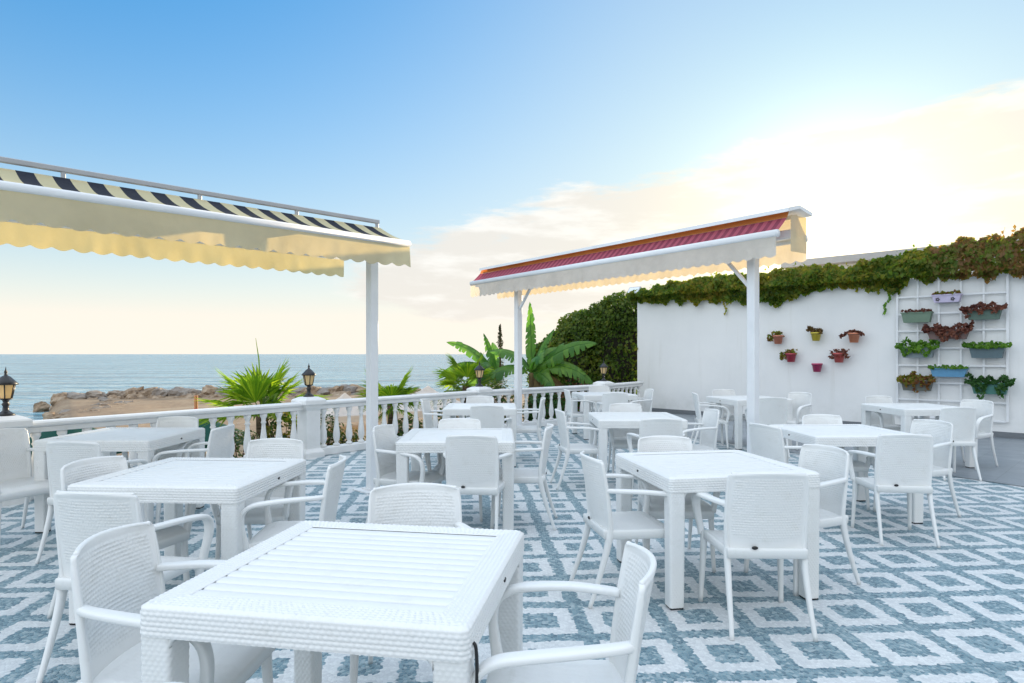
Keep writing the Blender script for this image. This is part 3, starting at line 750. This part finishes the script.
def table_planks():
    b = MB(); h = TS / 2 - .0881; n = 13; pw = 2 * h / n
    prof = [(0, -.007), (.002, -.0015), (.006, 0), (.5, .0006), (.994, 0), (.998, -.0015), (1, -.007)]
    pr = [(0.0, -.007), (.05, -.0022), (.12, -.0002), (.5, .0004), (.88, -.0002), (.95, -.0022), (1.0, -.007)]
    for k in range(n):
        y0 = -h + k * pw
        b.grid(lambda i, j: (-h + 2 * h * i / 2, y0 + pw * pr[j][0], TH - .0015 + pr[j][1]), 3, 7)
    b.box((0, 0, TH - .0165), (2 * h + .05, 2 * h + .05, .015))
    return b
def table_leg():
    b = MB(); w = .043; nu, nv = 72, 150; per = .32
    def fn(i, j):
        z = .012 + (TH - .085 - .012 + .03) * j / (nv - 1); p, n = rsq(w - .004 * (1 - j / nv), .011, i / nu)
        k = .0030 * weave(i / nu * per, z, per / 18, .0138); return (p.x + n.x * k, p.y + n.y * k, z)
    b.grid(fn, nu, nv, True); b.add([(sx_ * .035, sy_ * .035, .013) for sx_, sy_ in ((-1, -1), (1, -1), (1, 1), (-1, 1))], [(3, 2, 1, 0)])
    return b
def badge_disc(a, bb_, d):
    b = MB(); n = 20
    for k, (r, y) in enumerate(((1, 0), (1, -d), (.86, -d * 1.5), (0.02, -d * 1.6))): pass
    pr = ((1, 0), (1, -d), (.86, -d * 1.5), (.02, -d * 1.6))
    b.grid(lambda i, j: (a * pr[j][0] * math.cos(2 * math.pi * i / n), pr[j][1], bb_ * pr[j][0] * math.sin(2 * math.pi * i / n)), n, 4, True, flip=False)
    return b
tb = empty('square_table', (0, 0, 0))
table_frame().build('frame', M['resin'], tb); table_planks().build('tabletop', M['resin'], tb, angle=40)
leg0 = table_leg().build('leg', M['resin'], tb)
foot = MB(); foot.lathe([(.040 * 1.2, 0), (.042 * 1.2, .004), (.042 * 1.2, .012)], n=4, rot=math.pi / 4); foot0 = foot.build('foot', M['rubber'], leg0, smooth=False)
hh = TS / 2 - .046
for k, (sx_, sy_) in enumerate(((-1, -1), (1, -1), (1, 1), (-1, 1))):
    o = leg0 if k == 0 else copy_tree(leg0, tb)
    o.location = (sx_ * hh, sy_ * hh, 0)
bd = badge_disc(.013, .008, .003).build('badge', M['black'], tb); bd.location = (TS / 2 + .001, .03, TH - .045); bd.rotation_euler.z = R(90)
bd2 = bd.copy(); COL.objects.link(bd2); bd2.parent = tb; bd2.location = (-TS / 2 - .001, .02, TH - .045); bd2.rotation_euler.z = R(-90)
TABLES = {
 'T1': (-.497, 2.195, -9.8, 'white woven table closest to the camera, plank top with a braided edge'),
 'T2': (1.273, 4.207, 9.9, 'white woven table right of centre, second closest to the camera'),
 'T3': (-1.875, 3.903, -4, 'white woven table just behind the left corner of the closest table'),
 'T4': (-.461, 5.64, 1, 'white woven table just right of the striped awning post'),
 'T9': (1.39, 7.35, 0, 'white woven table directly behind the second closest table, mid terrace'),
 'T6': (3.03, 5.99, 2, 'white woven table at the edge of the mosaic, just right of the red awning post'),
 'T7': (-3.39, 5.71, -1, 'white woven table by the balustrade, near the lantern at the left edge'),
 'T8': (-.42, 8.78, 1, 'white woven table in front of the pier by the banana plant'),
 'T10': (1.62, 11.5, 8, 'farthest white table, in the corner below the ivy'),
 'T11': (3.75, 10.33, 12, 'white woven table below the flower pots, partly behind the red awning post'),
 'T12': (5.38, 8.66, 3, 'white woven table standing on the grey tiles in front of the trellis')}
first = True
TOBJ = {}
for kx, (x, y, yaw, lab) in TABLES.items():
    o = tb if first else copy_tree(tb); first = False
    o.location = (x, y, .006 if kx in ('T12', 'T11') else 0); o.rotation_euler.z = R(yaw); TOBJ[kx] = o
    if kx == 'T1': o.scale = (1.06, 1.06, 1)
    tag(o, lab, 'table', 'white woven tables on the terrace')
b = MB(); b.tube(smoothpath([(.449, -.405, .70), (.456, -.405, .685), (.458, -.402, .62), (.456, -.41, .50), (.452, -.43, .47), (.448, -.415, .50)], 5), .0045, 6)
b.build('wire_hook', M['black'], TOBJ['T1'])

# ------------------------------------------------------------------ chair (faces +Y)
def chair_back():
    b = MB(); nu, nv = 84, 92; TK = .011
    def srf(s, k, side):
        w_ = .206 + .006 * math.sin(math.pi * k) - .016 * (1 - math.sqrt(max(0, 1 - (max(0, k - .95) / .05) ** 2)))
        z = .425 + k * (.404 + .010 * (1 - s * s)); y = -.195 - .052 * k - .022 * k * k + .052 * s * s * (.55 + .45 * k)
        rim = max(0, (abs(s) - .90) / .10, (k - .94) / .06); rim = min(1, rim)
        lowk = .20 - .09 * (1 - s * s)
        inw = abs(s) < .90 and lowk < k < .94
        d = TK / 2 + .007 * rim * (1 - .2 * rim) - .004 * max(0, rim - .6)
        if inw:
            f_ = min(1, (.90 - abs(s)) / .04, (k - lowk) / .04, (.94 - k) / .03)
            d += -.0022 * f_ + .0064 * f_ * weave(s * w_, z, .0165, .0140)
        return Vector((s * w_, y + side * d, z))
    def S_(i): return -1 + 2 * i / (nu - 1)
    def K_(j): return j / (nv - 1)
    b.grid(lambda i, j: srf(S_(i), K_(j), 1), nu, nv, flip=True)
    b.grid(lambda i, j: srf(S_(i), K_(j), -1), nu, nv)
    def edge(fa):                                       # rounded rim joining the two faces
        pts = [fa(q) for q in range(len_)]
    for ax in range(3):
        if ax == 0: seq = [(-1, K_(j)) for j in range(nv)]; out = Vector((-1, 0, 0))
        elif ax == 1: seq = [(1, K_(j)) for j in range(nv)]; out = Vector((1, 0, 0))
        else: seq = [(S_(i), 1.) for i in range(nu)]; out = Vector((0, 0, 1))
        m = 7
        def fn(i, j, seq=seq, out=out):
            a_, c_ = srf(*seq[i], 1), srf(*seq[i], -1); th = math.pi * j / (m - 1); mid = (a_ + c_) / 2; hv = (a_ - c_) / 2
            return mid + hv * math.cos(th) + out * hv.length * .8 * math.sin(th)
        b.grid(fn, len(seq), m, flip=(ax != 0))
    for sg in (-1, 1):
        p = (srf(sg, 1., 1) + srf(sg, 1., -1)) / 2; r_ = (srf(sg, 1., 1) - srf(sg, 1., -1)).length / 2 * .98
        b.lathe([(r_ * math.sin(math.pi * j / 8) + 1e-4, -r_ * math.cos(math.pi * j / 8)) for j in range(9)], p, 12)
    # plain lower panel running down to the seat is part of the surface already
    return b
def chair_seat():
    b = MB(); nu, nv = 70, 70
    def srf(s, r):
        w_ = .208 + .026 * r; y = -.205 + .44 * r; z = .435 - .014 * (1 - s ** 4) * math.sin(math.pi * min(1, r * 1.05)) - .026 * max(0, (r - .8) / .2) ** 2 + .02 * max(0, .25 - r)
        f_ = max(0, min(1, (.86 - abs(s)) / .05, (r - .1) / .05, (.86 - r) / .05))
        z += .0060 * f_ * weave(s * w_, y, .0165, .0140)
        return Vector((s * w_, y, z))
    b.grid(lambda i, j: srf(-1 + 2 * i / (nu - 1), j / (nv - 1)), nu, nv)
    loop = [(-1 + 2 * i / (nu - 1), 0) for i in range(nu)] + [(1, j / (nv - 1)) for j in range(1, nv)] + [(1 - 2 * i / (nu - 1), 1) for i in range(1, nu)] + [(-1, 1 - j / (nv - 1)) for j in range(1, nv - 1)]
    def sk(i, j):
        p = srf(*loop[i]); c = Vector((0, .0, 0)); d = (Vector((p.x, p.y, 0)) - c).normalized()
        st = [(0, 0), (.006, -.003), (.009, -.012), (.006, -.05), (-.004, -.055)][j]; return p + d * st[0] + Vector((0, 0, st[1]))
    b.grid(sk, len(loop), 5, True, flip=True)
    b.add([(-.2, -.19, .392), (.2, -.19, .392), (.225, .22, .385), (-.225, .22, .385)], [(3, 2, 1, 0)])
    return b
def chair_arm(sg):
    b = MB()
    P = smoothpath([(sg * .202, -.192, .664), (sg * .226, -.14, .663), (sg * .258, -.03, .662), (sg * .272, .09, .653), (sg * .274, .175, .638), (sg * .270, .222, .60), (sg * .262, .236, .54), (sg * .248, .226, .46), (sg * .240, .215, .40)], 6)
    n = len(P); sz = []
    for i in range(n):
        k = i / (n - 1); sz.append((.019 + .010 * math.sin(math.pi * min(1, k * 1.15)), .0125 if k < .6 else .0125 + .009 * (k - .6) / .4))
    b.sweep(P, sz, (1, 0, 0), 16, 3.2); return b
def chair_fleg(sg):
    b = MB(); P = smoothpath([(sg * .226, .205, .42), (sg * .232, .212, .25), (sg * .242, .228, 0)], 6); n = len(P)
    b.sweep(P, [(.021 - .008 * i / (n - 1), .021 - .007 * i / (n - 1)) for i in range(n)], (1, 0, 0), 12, 3.); return b
def chair_rleg(sg):
    b = MB(); ky = lambda k: -.195 - .052 * k - .022 * k * k + .052 * (.55 + .45 * k)
    P = [(sg * (.207 + .006 * math.sin(math.pi * k)), ky(k), .425 + .398 * k) for k in (.985, .95, .8, .65, .5, .35, .2, .1)] + [(sg * .206, -.172, .41), (sg * .206, -.190, .32), (sg * .209, -.225, .20), (sg * .213, -.262, .09), (sg * .217, -.295, 0)]
    P = smoothpath(P, 3); n = len(P); sz = []
    for i, p in enumerate(P):
        z = p[2]
        if z > .425: q = (z - .425) / .40; e_ = max(.25, min(1., (1.0 - q) / .1 + .2)); sz.append(((.0135 - .005 * q) * e_, (.0165 - .007 * q) * e_))
        else: q = z / .425; sz.append((.0115 + .007 * q, .0115 + .011 * q))
    b.sweep(P, sz, (1, 0, 0), 12, 2.6); return b
ch = empty('armchair', (0, 0, 0))
chair_seat().build('seat', M['resin'], ch)
bk = chair_back().build('backrest', M['resin'], ch)
bdg = badge_disc(.017, .009, .004).build('badge', M['black'], bk); bdg.location = (-.07, -.213, .445)
for sg in (-1, 1):
    chair_arm(sg).build('arm', M['resin'], ch); chair_fleg(sg).build('leg', M['resin'], ch); chair_rleg(sg).build('leg', M['resin'], ch)
CHAIRS = [
 # back-top centre x, depth, facing (fx, fy), label
 (-1.375, 2.20, 1, -.05, 'white woven armchair at the left side of the closest table'),
 (-.45, 3.03, .12, -1, 'white woven armchair on the far side of the closest table, only its back showing'),
 (.40, 1.94, -1, .08, 'white woven armchair at the right side of the closest table, dimpled seat in view'),
 (-.63, 1.12, .16, 1, 'white woven armchair cut off by the bottom of the photo, only an arm showing'),
 (1.325, 3.33, .03, 1, 'white woven armchair with its woven back to us at the second closest table'),
 (.45, 3.92, 1, .18, 'white woven armchair at the left side of the second closest table'),
 (1.12, 4.80, 0, -1, 'white woven armchair on the far side of the second closest table'),
 (2.08, 4.27, -.94, -.33, 'white woven armchair at the right side of the second closest table'),
 (-2.44, 3.76, 1, -.3, 'white woven armchair behind two others at the far left, tucked at the second left table'),
 (-1.86, 2.86, .14, 1, 'white woven armchair with its back to us, just behind the leftmost closest armchair'),
 (-1.68, 4.66, 0, -1, 'white woven armchair facing us in front of the pier beside the fan palm'),
 (-.99, 3.77, -1, -.1, 'white woven armchair left of the striped awning post, facing left'),
 (-.31, 4.87, .12, 1, 'white woven armchair, plain back to us, at the table beside the striped awning post'),
 (-1.12, 5.50, 1, -.25, 'white woven armchair half hidden behind the striped awning post'),
 (.33, 5.55, -1, .1, 'white woven armchair at the right side of the table by the striped awning post'),
 (-.49, 6.12, 0, -1, 'white woven armchair on the far side of the table by the striped awning post'),
 (-.30, 7.68, .05, 1, 'white woven armchair with its back to us at the table before the banana pier'),
 (-1.20, 8.75, 1, -.1, 'white woven armchair against the balusters, left of the table before the banana pier'),
 (.44, 9.0, -1, .05, 'white woven armchair at the right side of the table before the banana pier'),
 (-.46, 9.42, 0, -1, 'white woven armchair on the far side of the table before the banana pier'),
 (1.41, 6.12, .06, 1, 'white woven armchair with its back to us at the table mid terrace'),
 (.50, 7.12, 1, .12, 'white woven armchair at the left side of the table mid terrace'),
 (1.39, 8.0, 0, -1, 'white woven armchair on the far side of the table mid terrace'),
 (2.22, 7.12, -1, -.1, 'white woven armchair at the right side of the table mid terrace'),
 (1.62, 10.2, .1, 1, 'white woven armchair with its back to us at the farthest table'),
 (.92, 11.2, 1, .1, 'white woven armchair at the left side of the farthest table'),
 (2.42, 11.3, -1, -.15, 'white woven armchair right of the farthest table, at the left end of the wall'),
 (1.66, 12.45, .1, -1, 'white woven armchair on the far side of the farthest table'),
 (3.58, 11.05, .1, -1, 'white woven armchair backing onto the white wall at the table below the flower pots'),
 (2.85, 10.2, 1, -.15, 'white woven armchair at the left side of the table below the flower pots'),
 (4.54, 10.2, -.8, -.55, 'white woven armchair right of the table below the flower pots, turned towards us'),
 (3.66, 9.1, .1, 1, 'white woven armchair with its back to us, partly behind the red awning post'),
 (2.16, 5.63, 1, .36, 'white woven armchair just left of the table at the edge of the mosaic'),
 (3.0, 4.93, .14, 1, 'white woven armchair, smooth back to us, at the table by the mosaic edge'),
 (3.09, 6.52, 0, -1, 'white woven armchair on the far side of the table at the edge of the mosaic'),
 (3.87, 5.95, -.95, -.35, 'white woven armchair at the right side of the table at the edge of the mosaic'),
 (5.25, 9.35, .05, -1, 'white woven armchair on the far side of the table in front of the trellis'),
 (5.14, 7.45, .05, 1, 'white woven armchair with its back to us at the table in front of the trellis'),
 (6.10, 8.5, -.9, -.45, 'white woven armchair at the right side of the table in front of the trellis'),
 (-3.22, 6.3, 0, -1, 'white woven armchair on the far side of the table near the left edge lantern'),
 (-3.08, 4.52, .08, 1, 'white woven armchair with a plain grey looking back to us near the left edge'),
 (-2.42, 5.52, -1, .05, 'white woven armchair at the right side of the table near the left edge lantern'),
 (-4.13, 5.22, .9, -.45, 'white woven armchair under the left edge lantern, tinted warm by the low sun'),
]
first = True
for x, y, fx, fy, lab in CHAIRS:
    o = ch if first else copy_tree(ch); first = False
    f_ = Vector((fx, fy)).normalized(); p = Vector((x, y)) + f_ * .25
    o.location = (p.x, p.y, .006 if p.x + .6 * p.y * 1.0 > 9.9 else 0); o.rotation_euler.z = math.atan2(-f_.x, f_.y)
    o.scale.x = .965 if y < 4 else .92
    tag(o, lab, 'chair', 'white woven armchairs around the tables')

# ------------------------------------------------------------------ plants beyond the balustrade
def fan_leaf(b, base, d, rad, spread=2.5, nseg=26):
    d = d.normalized(); side = d.cross(Vector((0, 0, 1)))
    if side.length < .1: side = Vector((1, 0, 0))
    side.normalize(); nrm = side.cross(d).normalized()
    roll = Matrix.Rotation(random.uniform(-.6, .6), 3, d); side = roll @ side; nrm = roll @ nrm
    pet = rad * .30; hub = base + d * pet
    b.tube([base, base + d * pet * .5 + Vector((0, 0, .01)), hub], [.012, .009, .007], 5)
    for k in range(nseg):
        a = (k / (nseg - 1) - .5) * spread; L_ = rad * .74 * (1 - .22 * abs(a) / spread * 2) * random.uniform(.9, 1.08)
        dr = d * math.cos(a) + side * math.sin(a); cr = dr.cross(nrm).normalized()
        w_ = L_ * .036; droop = Vector((0, 0, -1)) * L_ * random.uniform(.04, .26)
        p0, p1, p2 = hub, hub + dr * L_ * .55 - droop * .2, hub + dr * L_ + droop * -.0 + droop * .8
        fo = nrm * w_ * .5
        b.add([p0, p1 + cr * w_ + fo, p1 - fo * .4, p1 - cr * w_ + fo, p2], [(0, 1, 2), (0, 2, 3), (1, 4, 2), (2, 4, 3)])
def fan_palm(p, crown_z, rad, n, label, ground=-.42, spiky=True):
    e = empty('fan_palm', (p[0], p[1], ground)); h = crown_z - ground
    b = MB(); b.tube([(0, 0, -.1), (.02, 0, h * .5), (0, 0, h)], [.13, .10, .09], 10); b.build('trunk', M['bark'], e)
    b = MB()
    for k in range(n):
        a = k * 2.39996 + random.uniform(-.3, .3); el_ = R((68 if spiky else 60) - 74 * (k / (n - 1)) + random.uniform(-8, 8))
        d = Vector((math.cos(a) * math.cos(el_), math.sin(a) * math.cos(el_), math.sin(el_)))
        fan_leaf(b, Vector((0, 0, h)), d, rad * random.uniform(.85, 1.1))
    if spiky: b.tube([(0, 0, h), (-.05, 0, h + rad * .8), (-.10, 0, h + rad * 1.1)], [.014, .01, .003], 5)
    b.build('crown', M['palm'], e, smooth=False)
    return tag(e, label, 'palm')
pp = px(262, 400, 10.3); fan_palm((pp.x, pp.y), .47, 1.12, 13, 'bushy fan palm with sunlit green fans, left of the lantern pier')
pp = px(392, 402, 12.0); fan_palm((pp.x, pp.y), .50, .82, 12, 'small fan palm just right of the striped awning post', spiky=False)
pp = px(466, 386, 15.0); fan_palm((pp.x, pp.y), .72, .95, 13, 'fan palm with yellow green fans left of the banana plant', spiky=False)

def banana_leaf(b, base, az_, el_, L_, W_, droop, tear=.45):
    P = []; d = Vector((math.cos(az_) * math.cos(el_), math.sin(az_) * math.cos(el_), math.sin(el_))); p = base.copy(); n = 26; step = L_ / n
    for i in range(n + 1):
        P.append(p.copy()); d = (d + Vector((0, 0, -droop / n))).normalized(); p = p + d * step
    b.tube([P[i] for i in range(0, n + 1, 2)], [.02 * (1 - .85 * i / n) for i in range(0, n + 1, 2)], 5)
    side = d.cross(Vector((0, 0, 1)))
    side = Vector((-math.sin(az_), math.cos(az_), 0)); th_ = random.uniform(.5, .95); side = (side * math.cos(th_) + Vector((0, 0, math.sin(th_) * (1 if side.y > 0 else -1)))).normalized()
    for sg in (-1, 1):
        i = 3; fold = random.uniform(.15, .5)
        while i < n:
            run = random.choice((1, 2, 2, 3, 4)); j = min(n, i + run); tilt = random.uniform(-.22, .22)
            vs = []; 
            for k in range(i, j + 1):
                t_ = k / n; w_ = W_ * (math.sin(math.pi * min(1, (t_ - .08) / .92) ** .75)) ** .7 if t_ > .09 else 0
                tg = (P[min(k + 1, n)] - P[max(k - 1, 0)]).normalized(); up_ = side.cross(tg)
                s_ = side * sg; q = P[k]
                vs += [q, q + s_ * w_ * .55 + up_ * w_ * (.12 if up_.z > 0 else -.12), q + (s_ * w_ * (1 - fold * .3) + Vector((0, 0, -w_ * (fold + tilt)))) + tg * w_ * .18]
            m = j - i + 1
            # taper the ends of the strip so tears open outwards
            for e_, sgn in ((0, 1), (m - 1, -1)):
                if m > 2: vs[e_ * 3 + 2] = vs[e_ * 3 + 2].lerp(vs[(e_ + sgn) * 3 + 2], tear)
            b.add(vs, [(r * 3 + c, r * 3 + c + 1, (r + 1) * 3 + c + 1, (r + 1) * 3 + c) for r in range(m - 1) for c in range(2)])
            i = j
def banana(p, hz, leaves, label, dead=()):
    e = empty('banana_plant', (p[0], p[1], -.42)); h = hz + .42
    b = MB(); b.tube([(0, 0, -.05), (.02, 0, h * .5), (0, 0, h)], [.13, .11, .07], 10); b.build('trunk', M['banana_stem'], e)
    b = MB()
    for a in leaves: banana_leaf(b, Vector((0, 0, h)), *a)
    b.build('crown', M['banana'], e)
    if dead:
        b = MB()
        for a in dead: banana_leaf(b, Vector((0, 0, h - .1)), *a)
        b.build('dry_leaf', M['deadleaf'], e)
    return tag(e, label, 'banana plant')
q = px(532, 372, 15.6)
banana((q.x, q.y), 1.0, [(R(100), R(82), 1.75, .23, .25), (R(-8), R(48), 1.75, .24, .95), (R(-12), R(34), 1.75, .25, 1.7), (R(-80), R(60), 1.3, .24, 2.0), (R(188), R(30), 1.5, .24, 1.7),
                          (R(40), R(55), 1.3, .22, 1.2), (R(-50), R(15), .95, .22, 1.6), (R(160), R(55), 1.3, .22, 1.3), (R(8), R(70), 1.2, .2, .6)], 'big banana plant with broad torn leaves beside the dark ivy',
       [(R(-20), R(20), 1.35, .16, 2.2), (R(-60), R(-10), .9, .14, 1.6)])
q = px(497, 380, 16.3)
banana((q.x, q.y), .85, [(R(170), R(58), 1.65, .22, 1.1), (R(186), R(42), 1.6, .24, 1.5), (R(-110), R(50), 1.5, .25, 2.1), (R(100), R(60), 1.3, .2, .8), (R(150), R(75), 1.2, .2, .5), (R(-150), R(25), 1.2, .22, 1.7)],
       'smaller banana plant with leaves arching left over the balustrade')

def shrub(name, x, d, top, rad, mats, label, n=900, lsz=.075, base=-.42, cat='shrub', part='foliage', flat=.8):
    q = px(x, 400, d); e = empty(name, (q.x, q.y, base)); H_ = top - base
    b = MB()
    for k in range(7):
        a = random.uniform(0, 6.28); b.tube([(0, 0, -.05), (rad * .3 * math.cos(a), rad * .3 * math.sin(a), H_ * .4), (rad * .7 * math.cos(a), rad * .7 * math.sin(a), H_ * .85)], [.018, .012, .004], 5)
    b.build('stem', M['bark'], e)
    for mi, (m, share) in enumerate(mats):
        b = MB()
        for _ in range(int(n * share)):
            dv = rv(); r = (1 + .35 * mnoise.noise(dv * 2.2 + Vector((x, d, 0)))) * random.uniform(.5, 1.0) ** .5
            p = Vector((dv.x * rad * r, dv.y * rad * r * flat, H_ * .55 + dv.z * H_ * .47 * r))
            if p.z < -.02: continue
            leaf(b, p, dv + Vector((0, 0, .5)) + rv() * .7, random.uniform(.6, 1.3) * lsz, .6)
        b.build(part if mi == 0 else 'blossom', m, e, smooth=False)
    return tag(e, label, cat)
shrub('flowering_shrub', 238, 9.25, .42, .34, [(M['bush'], .6), (M['blossom'], .4)], 'low shrub with pale blossom behind the balusters under the fan palm', 800, .06)
shrub('yellow_shrub', 284, 9.85, .58, .36, [(M['yellowbush'], .65), (M['bush'], .35)], 'yellow and orange leaved shrub behind the balusters, left of the lantern pier', 800, .08)
shrub('flowering_shrub', 322, 10.4, .50, .36, [(M['bush'], .75), (M['blossom'], .25)], 'green shrub with a few pale flowers right of the lantern pier', 700, .07)
shrub('green_shrub', 345, 10.75, .22, .34, [(M['bush'], .6), (M['yellowbush'], .4)], 'low yellowish green shrub behind the balusters left of the striped awning post', 550, .08)
shrub('green_shrub', 408, 11.6, .30, .42, [(M['bush'], 1.)], 'dark green shrub behind the balusters right of the small fan palm', 900, .08)
shrub('yellow_shrub', 434, 12.4, .10, .3, [(M['yellowbush'], .6), (M['bush'], .4)], 'low yellow tinted shrub by the balustrade in front of the white canopy', 450, .07)
shrub('green_shrub', 497, 14.1, .86, .5, [(M['bush'], .8), (M['blossom'], .2)], 'leafy shrub below the smaller banana plant', 1200, .085)
shrub('green_shrub', 545, 14.6, .60, .55, [(M['darkplant'], 1.)], 'dark green shrub under the big banana plant', 1100, .1)
shrub('red_leaved_shrub', 578, 15.4, .95, .5, [(M['redplant'], .6), (M['darkplant'], .4)], 'dark red leaved shrub in front of the ivy', 1100, .09)
shrub('green_shrub', 605, 16.0, .70, .5, [(M['ivy'], 1.)], 'dark shrub at the foot of the ivy behind the last balusters', 900, .1)
shrub('green_shrub', 452, 13.2, .45, .4, [(M['bush'], 1.)], 'green shrub below the yellow green fan palm', 700, .08)

# slender conifer far off
q = px(500, 352, 30.); e = empty('slender_conifer', (q.x, q.y, -1.35))
b = MB(); b.tube([(0, 0, 0), (0, 0, 2.7), (.03, 0, 4.2)], [.09, .06, .015], 8); b.build('trunk', M['bark'], e)
b = MB()
for _ in range(1500):
    z = 1.0 + 3.15 * random.random(); r = .42 * (1 - (z - 1) / 3.3) ** .8 * (.55 + .45 * abs(math.sin(z * 9))) * math.sqrt(random.random()); a = random.uniform(0, 6.28)
    leaf(b, Vector((r * math.cos(a), r * math.sin(a), z)), rv(), random.uniform(.06, .12), .4)
b.build('crown', M['conifer'], e, smooth=False); tag(e, 'thin pointed conifer rising beyond the banana plants', 'tree')

# ------------------------------------------------------------------ breakwater
rocks = []
for v_ in range(7):
    b = MB(); off = Vector((v_ * 7.3, 0, 0)); nu, nv = 18, 11
    def rf(i, j):
        th = math.pi * j / (nv - 1); a = 2 * math.pi * i / nu; d = Vector((math.sin(th) * math.cos(a), math.sin(th) * math.sin(a), math.cos(th)))
        k = max(abs(d.x) , abs(d.y), abs(d.z)) ** -.6
        q = d * k * (1 + .34 * mnoise.noise(d * 1.5 + off) + .20 * mnoise.noise(d * 3.9 + off)); return q * .62
    b.grid(rf, nu, nv, True, flip=True); o = b.build('boulder', M['rock'], smooth=False); rocks.append(o); used = False
def put(x, y, z, s, k):
    global rk
    src = rocks[k % 7]
    if not src.get('label'): o = src
    else: o = src.copy(); COL.objects.link(o)
    o.location = (x, y, z); o.scale = (s * random.uniform(.9, 1.4), s * random.uniform(.8, 1.2), s * random.uniform(.65, .9)); o.rotation_euler = (random.uniform(-.3, .3), random.uniform(-.3, .3), random.uniform(0, 6.28))
    tag(o, 'tan boulder in the low breakwater between the beach and the sea', 'boulder', 'boulders of the breakwater')
k = 0
LINE = [(-28.2, 40.5), (-24, 42.5), (-14, 44.5), (-6.5, 46.5)]
for (a, c) in zip(LINE, LINE[1:]):
    a, c = Vector(a), Vector(c); n = int((c - a).length / .85)
    for i in range(n):
        q = a.lerp(c, (i + random.random() * .5) / n); tip = min(1, .45 + (q.x + 28.5) / 5.) if q.x < -25 else 1
        far = .9 if q.x > -10 else 1.
        put(q.x, q.y + random.uniform(-.3, .3), -1.27 - (1 - tip) * .5 - (1 - far) * 1.0, random.uniform(.7, 1.05) * far, k); k += 1
        put(q.x + random.uniform(-.5, .5), q.y - 1.1 + random.uniform(-.3, .3), -1.6 - (1 - tip) * .5, random.uniform(.6, .9), k + 3); k += 1
for i in range(40):
    u = i / 39; put(-21.8 + 1.6 * random.random() - 2.2 * u, 30.5 + 8.5 * u, -1.72, random.uniform(.45, .85), k); k += 1

# ------------------------------------------------------------------ beach parasols, canopies, pole
M['greencloth'] = fabric('dark_green_canvas', (.012, .075, .055), None, .2, .2, 0, (.6, 1, .8))
def parasol(x, y, top, rad, mat, label, ground=-1.4):
    q = px(x, y, 1); d = top[1]; q = px(x, y, d); e = empty('beach_parasol', (q.x, q.y, ground)); H_ = q.z - ground
    b = MB(); b.tube([(0, 0, 0), (0, 0, H_ - .02)], .025, 8); b.build('pole', M['paint'], e)
    b = MB(); nu, nv = 32, 7
    b.grid(lambda i, j: (lambda a, k: (rad * k * math.cos(a) * (1 - .05 * abs(math.sin(4 * a)) * k), rad * k * math.sin(a) * (1 - .05 * abs(math.sin(4 * a)) * k), H_ - .42 * k ** 1.25 * rad + .02))(2 * math.pi * i / nu, max(.01, j / (nv - 1))), nu, nv, True, flip=True)
    def sk(i, j):
        a = 2 * math.pi * i / nu; f_ = rad * (1 - .05 * abs(math.sin(4 * a))); return (f_ * math.cos(a), f_ * math.sin(a), H_ - .42 * rad + .02 - .13 * j)
    b.grid(sk, nu, 2, True, flip=True); b.build('canopy', mat, e); return tag(e, label, 'parasol', 'dark green parasols on the beach')
parasol(70, 424, (0, 11.5), .95, M['greencloth'], 'dark green beach parasol below the balustrade, nearer the left edge')
parasol(205, 420, (0, 13.0), .85, M['greencloth'], 'dark green beach parasol below the balustrade, beside the orange pole')
q = px(196, 411, 10.5); e = empty('marker_pole', (q.x, q.y, -.42)); b = MB()
for i in range(6): b.tube([(0, 0, i * .2), (0, 0, i * .2 + .2)], .028, 10, mat=i % 2)
b.build('shaft', [plain('orange_red_paint', (.60, .10, .03), .5), plain('faded_orange_paint', (.65, .25, .10), .5)], e, smooth=False)
tag(e, 'orange red pole standing behind the balusters left of the fan palm', 'pole')
def canopy(x, y, d, wx, label, rot):
    q = px(x, y, d); e = empty('white_canopy', (q.x, q.y, -1.45), rot); H_ = q.z + 1.45
    b = MB(); n = 24
    def fn(i, j):
        k = j / 6; p, _ = rsq(1., .02, i / n); s_ = max(.02, k) * wx; return (p.x * s_, p.y * s_, H_ - .75 * k ** .8)
    b.grid(fn, n, 7, True, flip=True)
    b.grid(lambda i, j: (rsq(1., .02, i / n)[0].x * wx, rsq(1., .02, i / n)[0].y * wx, H_ - .75 - .22 * j), n, 2, True, flip=True); b.build('roof', M['whitecanvas'], e, smooth=False)
    for sx_, sy_ in ((-1, -1), (1, -1), (1, 1), (-1, 1)):
        b = MB(); b.tube([(sx_ * wx * .95, sy_ * wx * .95, 0), (sx_ * wx * .95, sy_ * wx * .95, H_ - .74)], .035, 8); b.build('leg', M['paint'], e)
    return tag(e, label, 'canopy', 'white canopies on the beach')
canopy(428, 386, 23., 1.5, 'white beach canopy right of the small fan palm', R(20))
canopy(345, 393, 24., 1.1, 'white beach canopy between the lantern pier and the striped awning post', R(35))
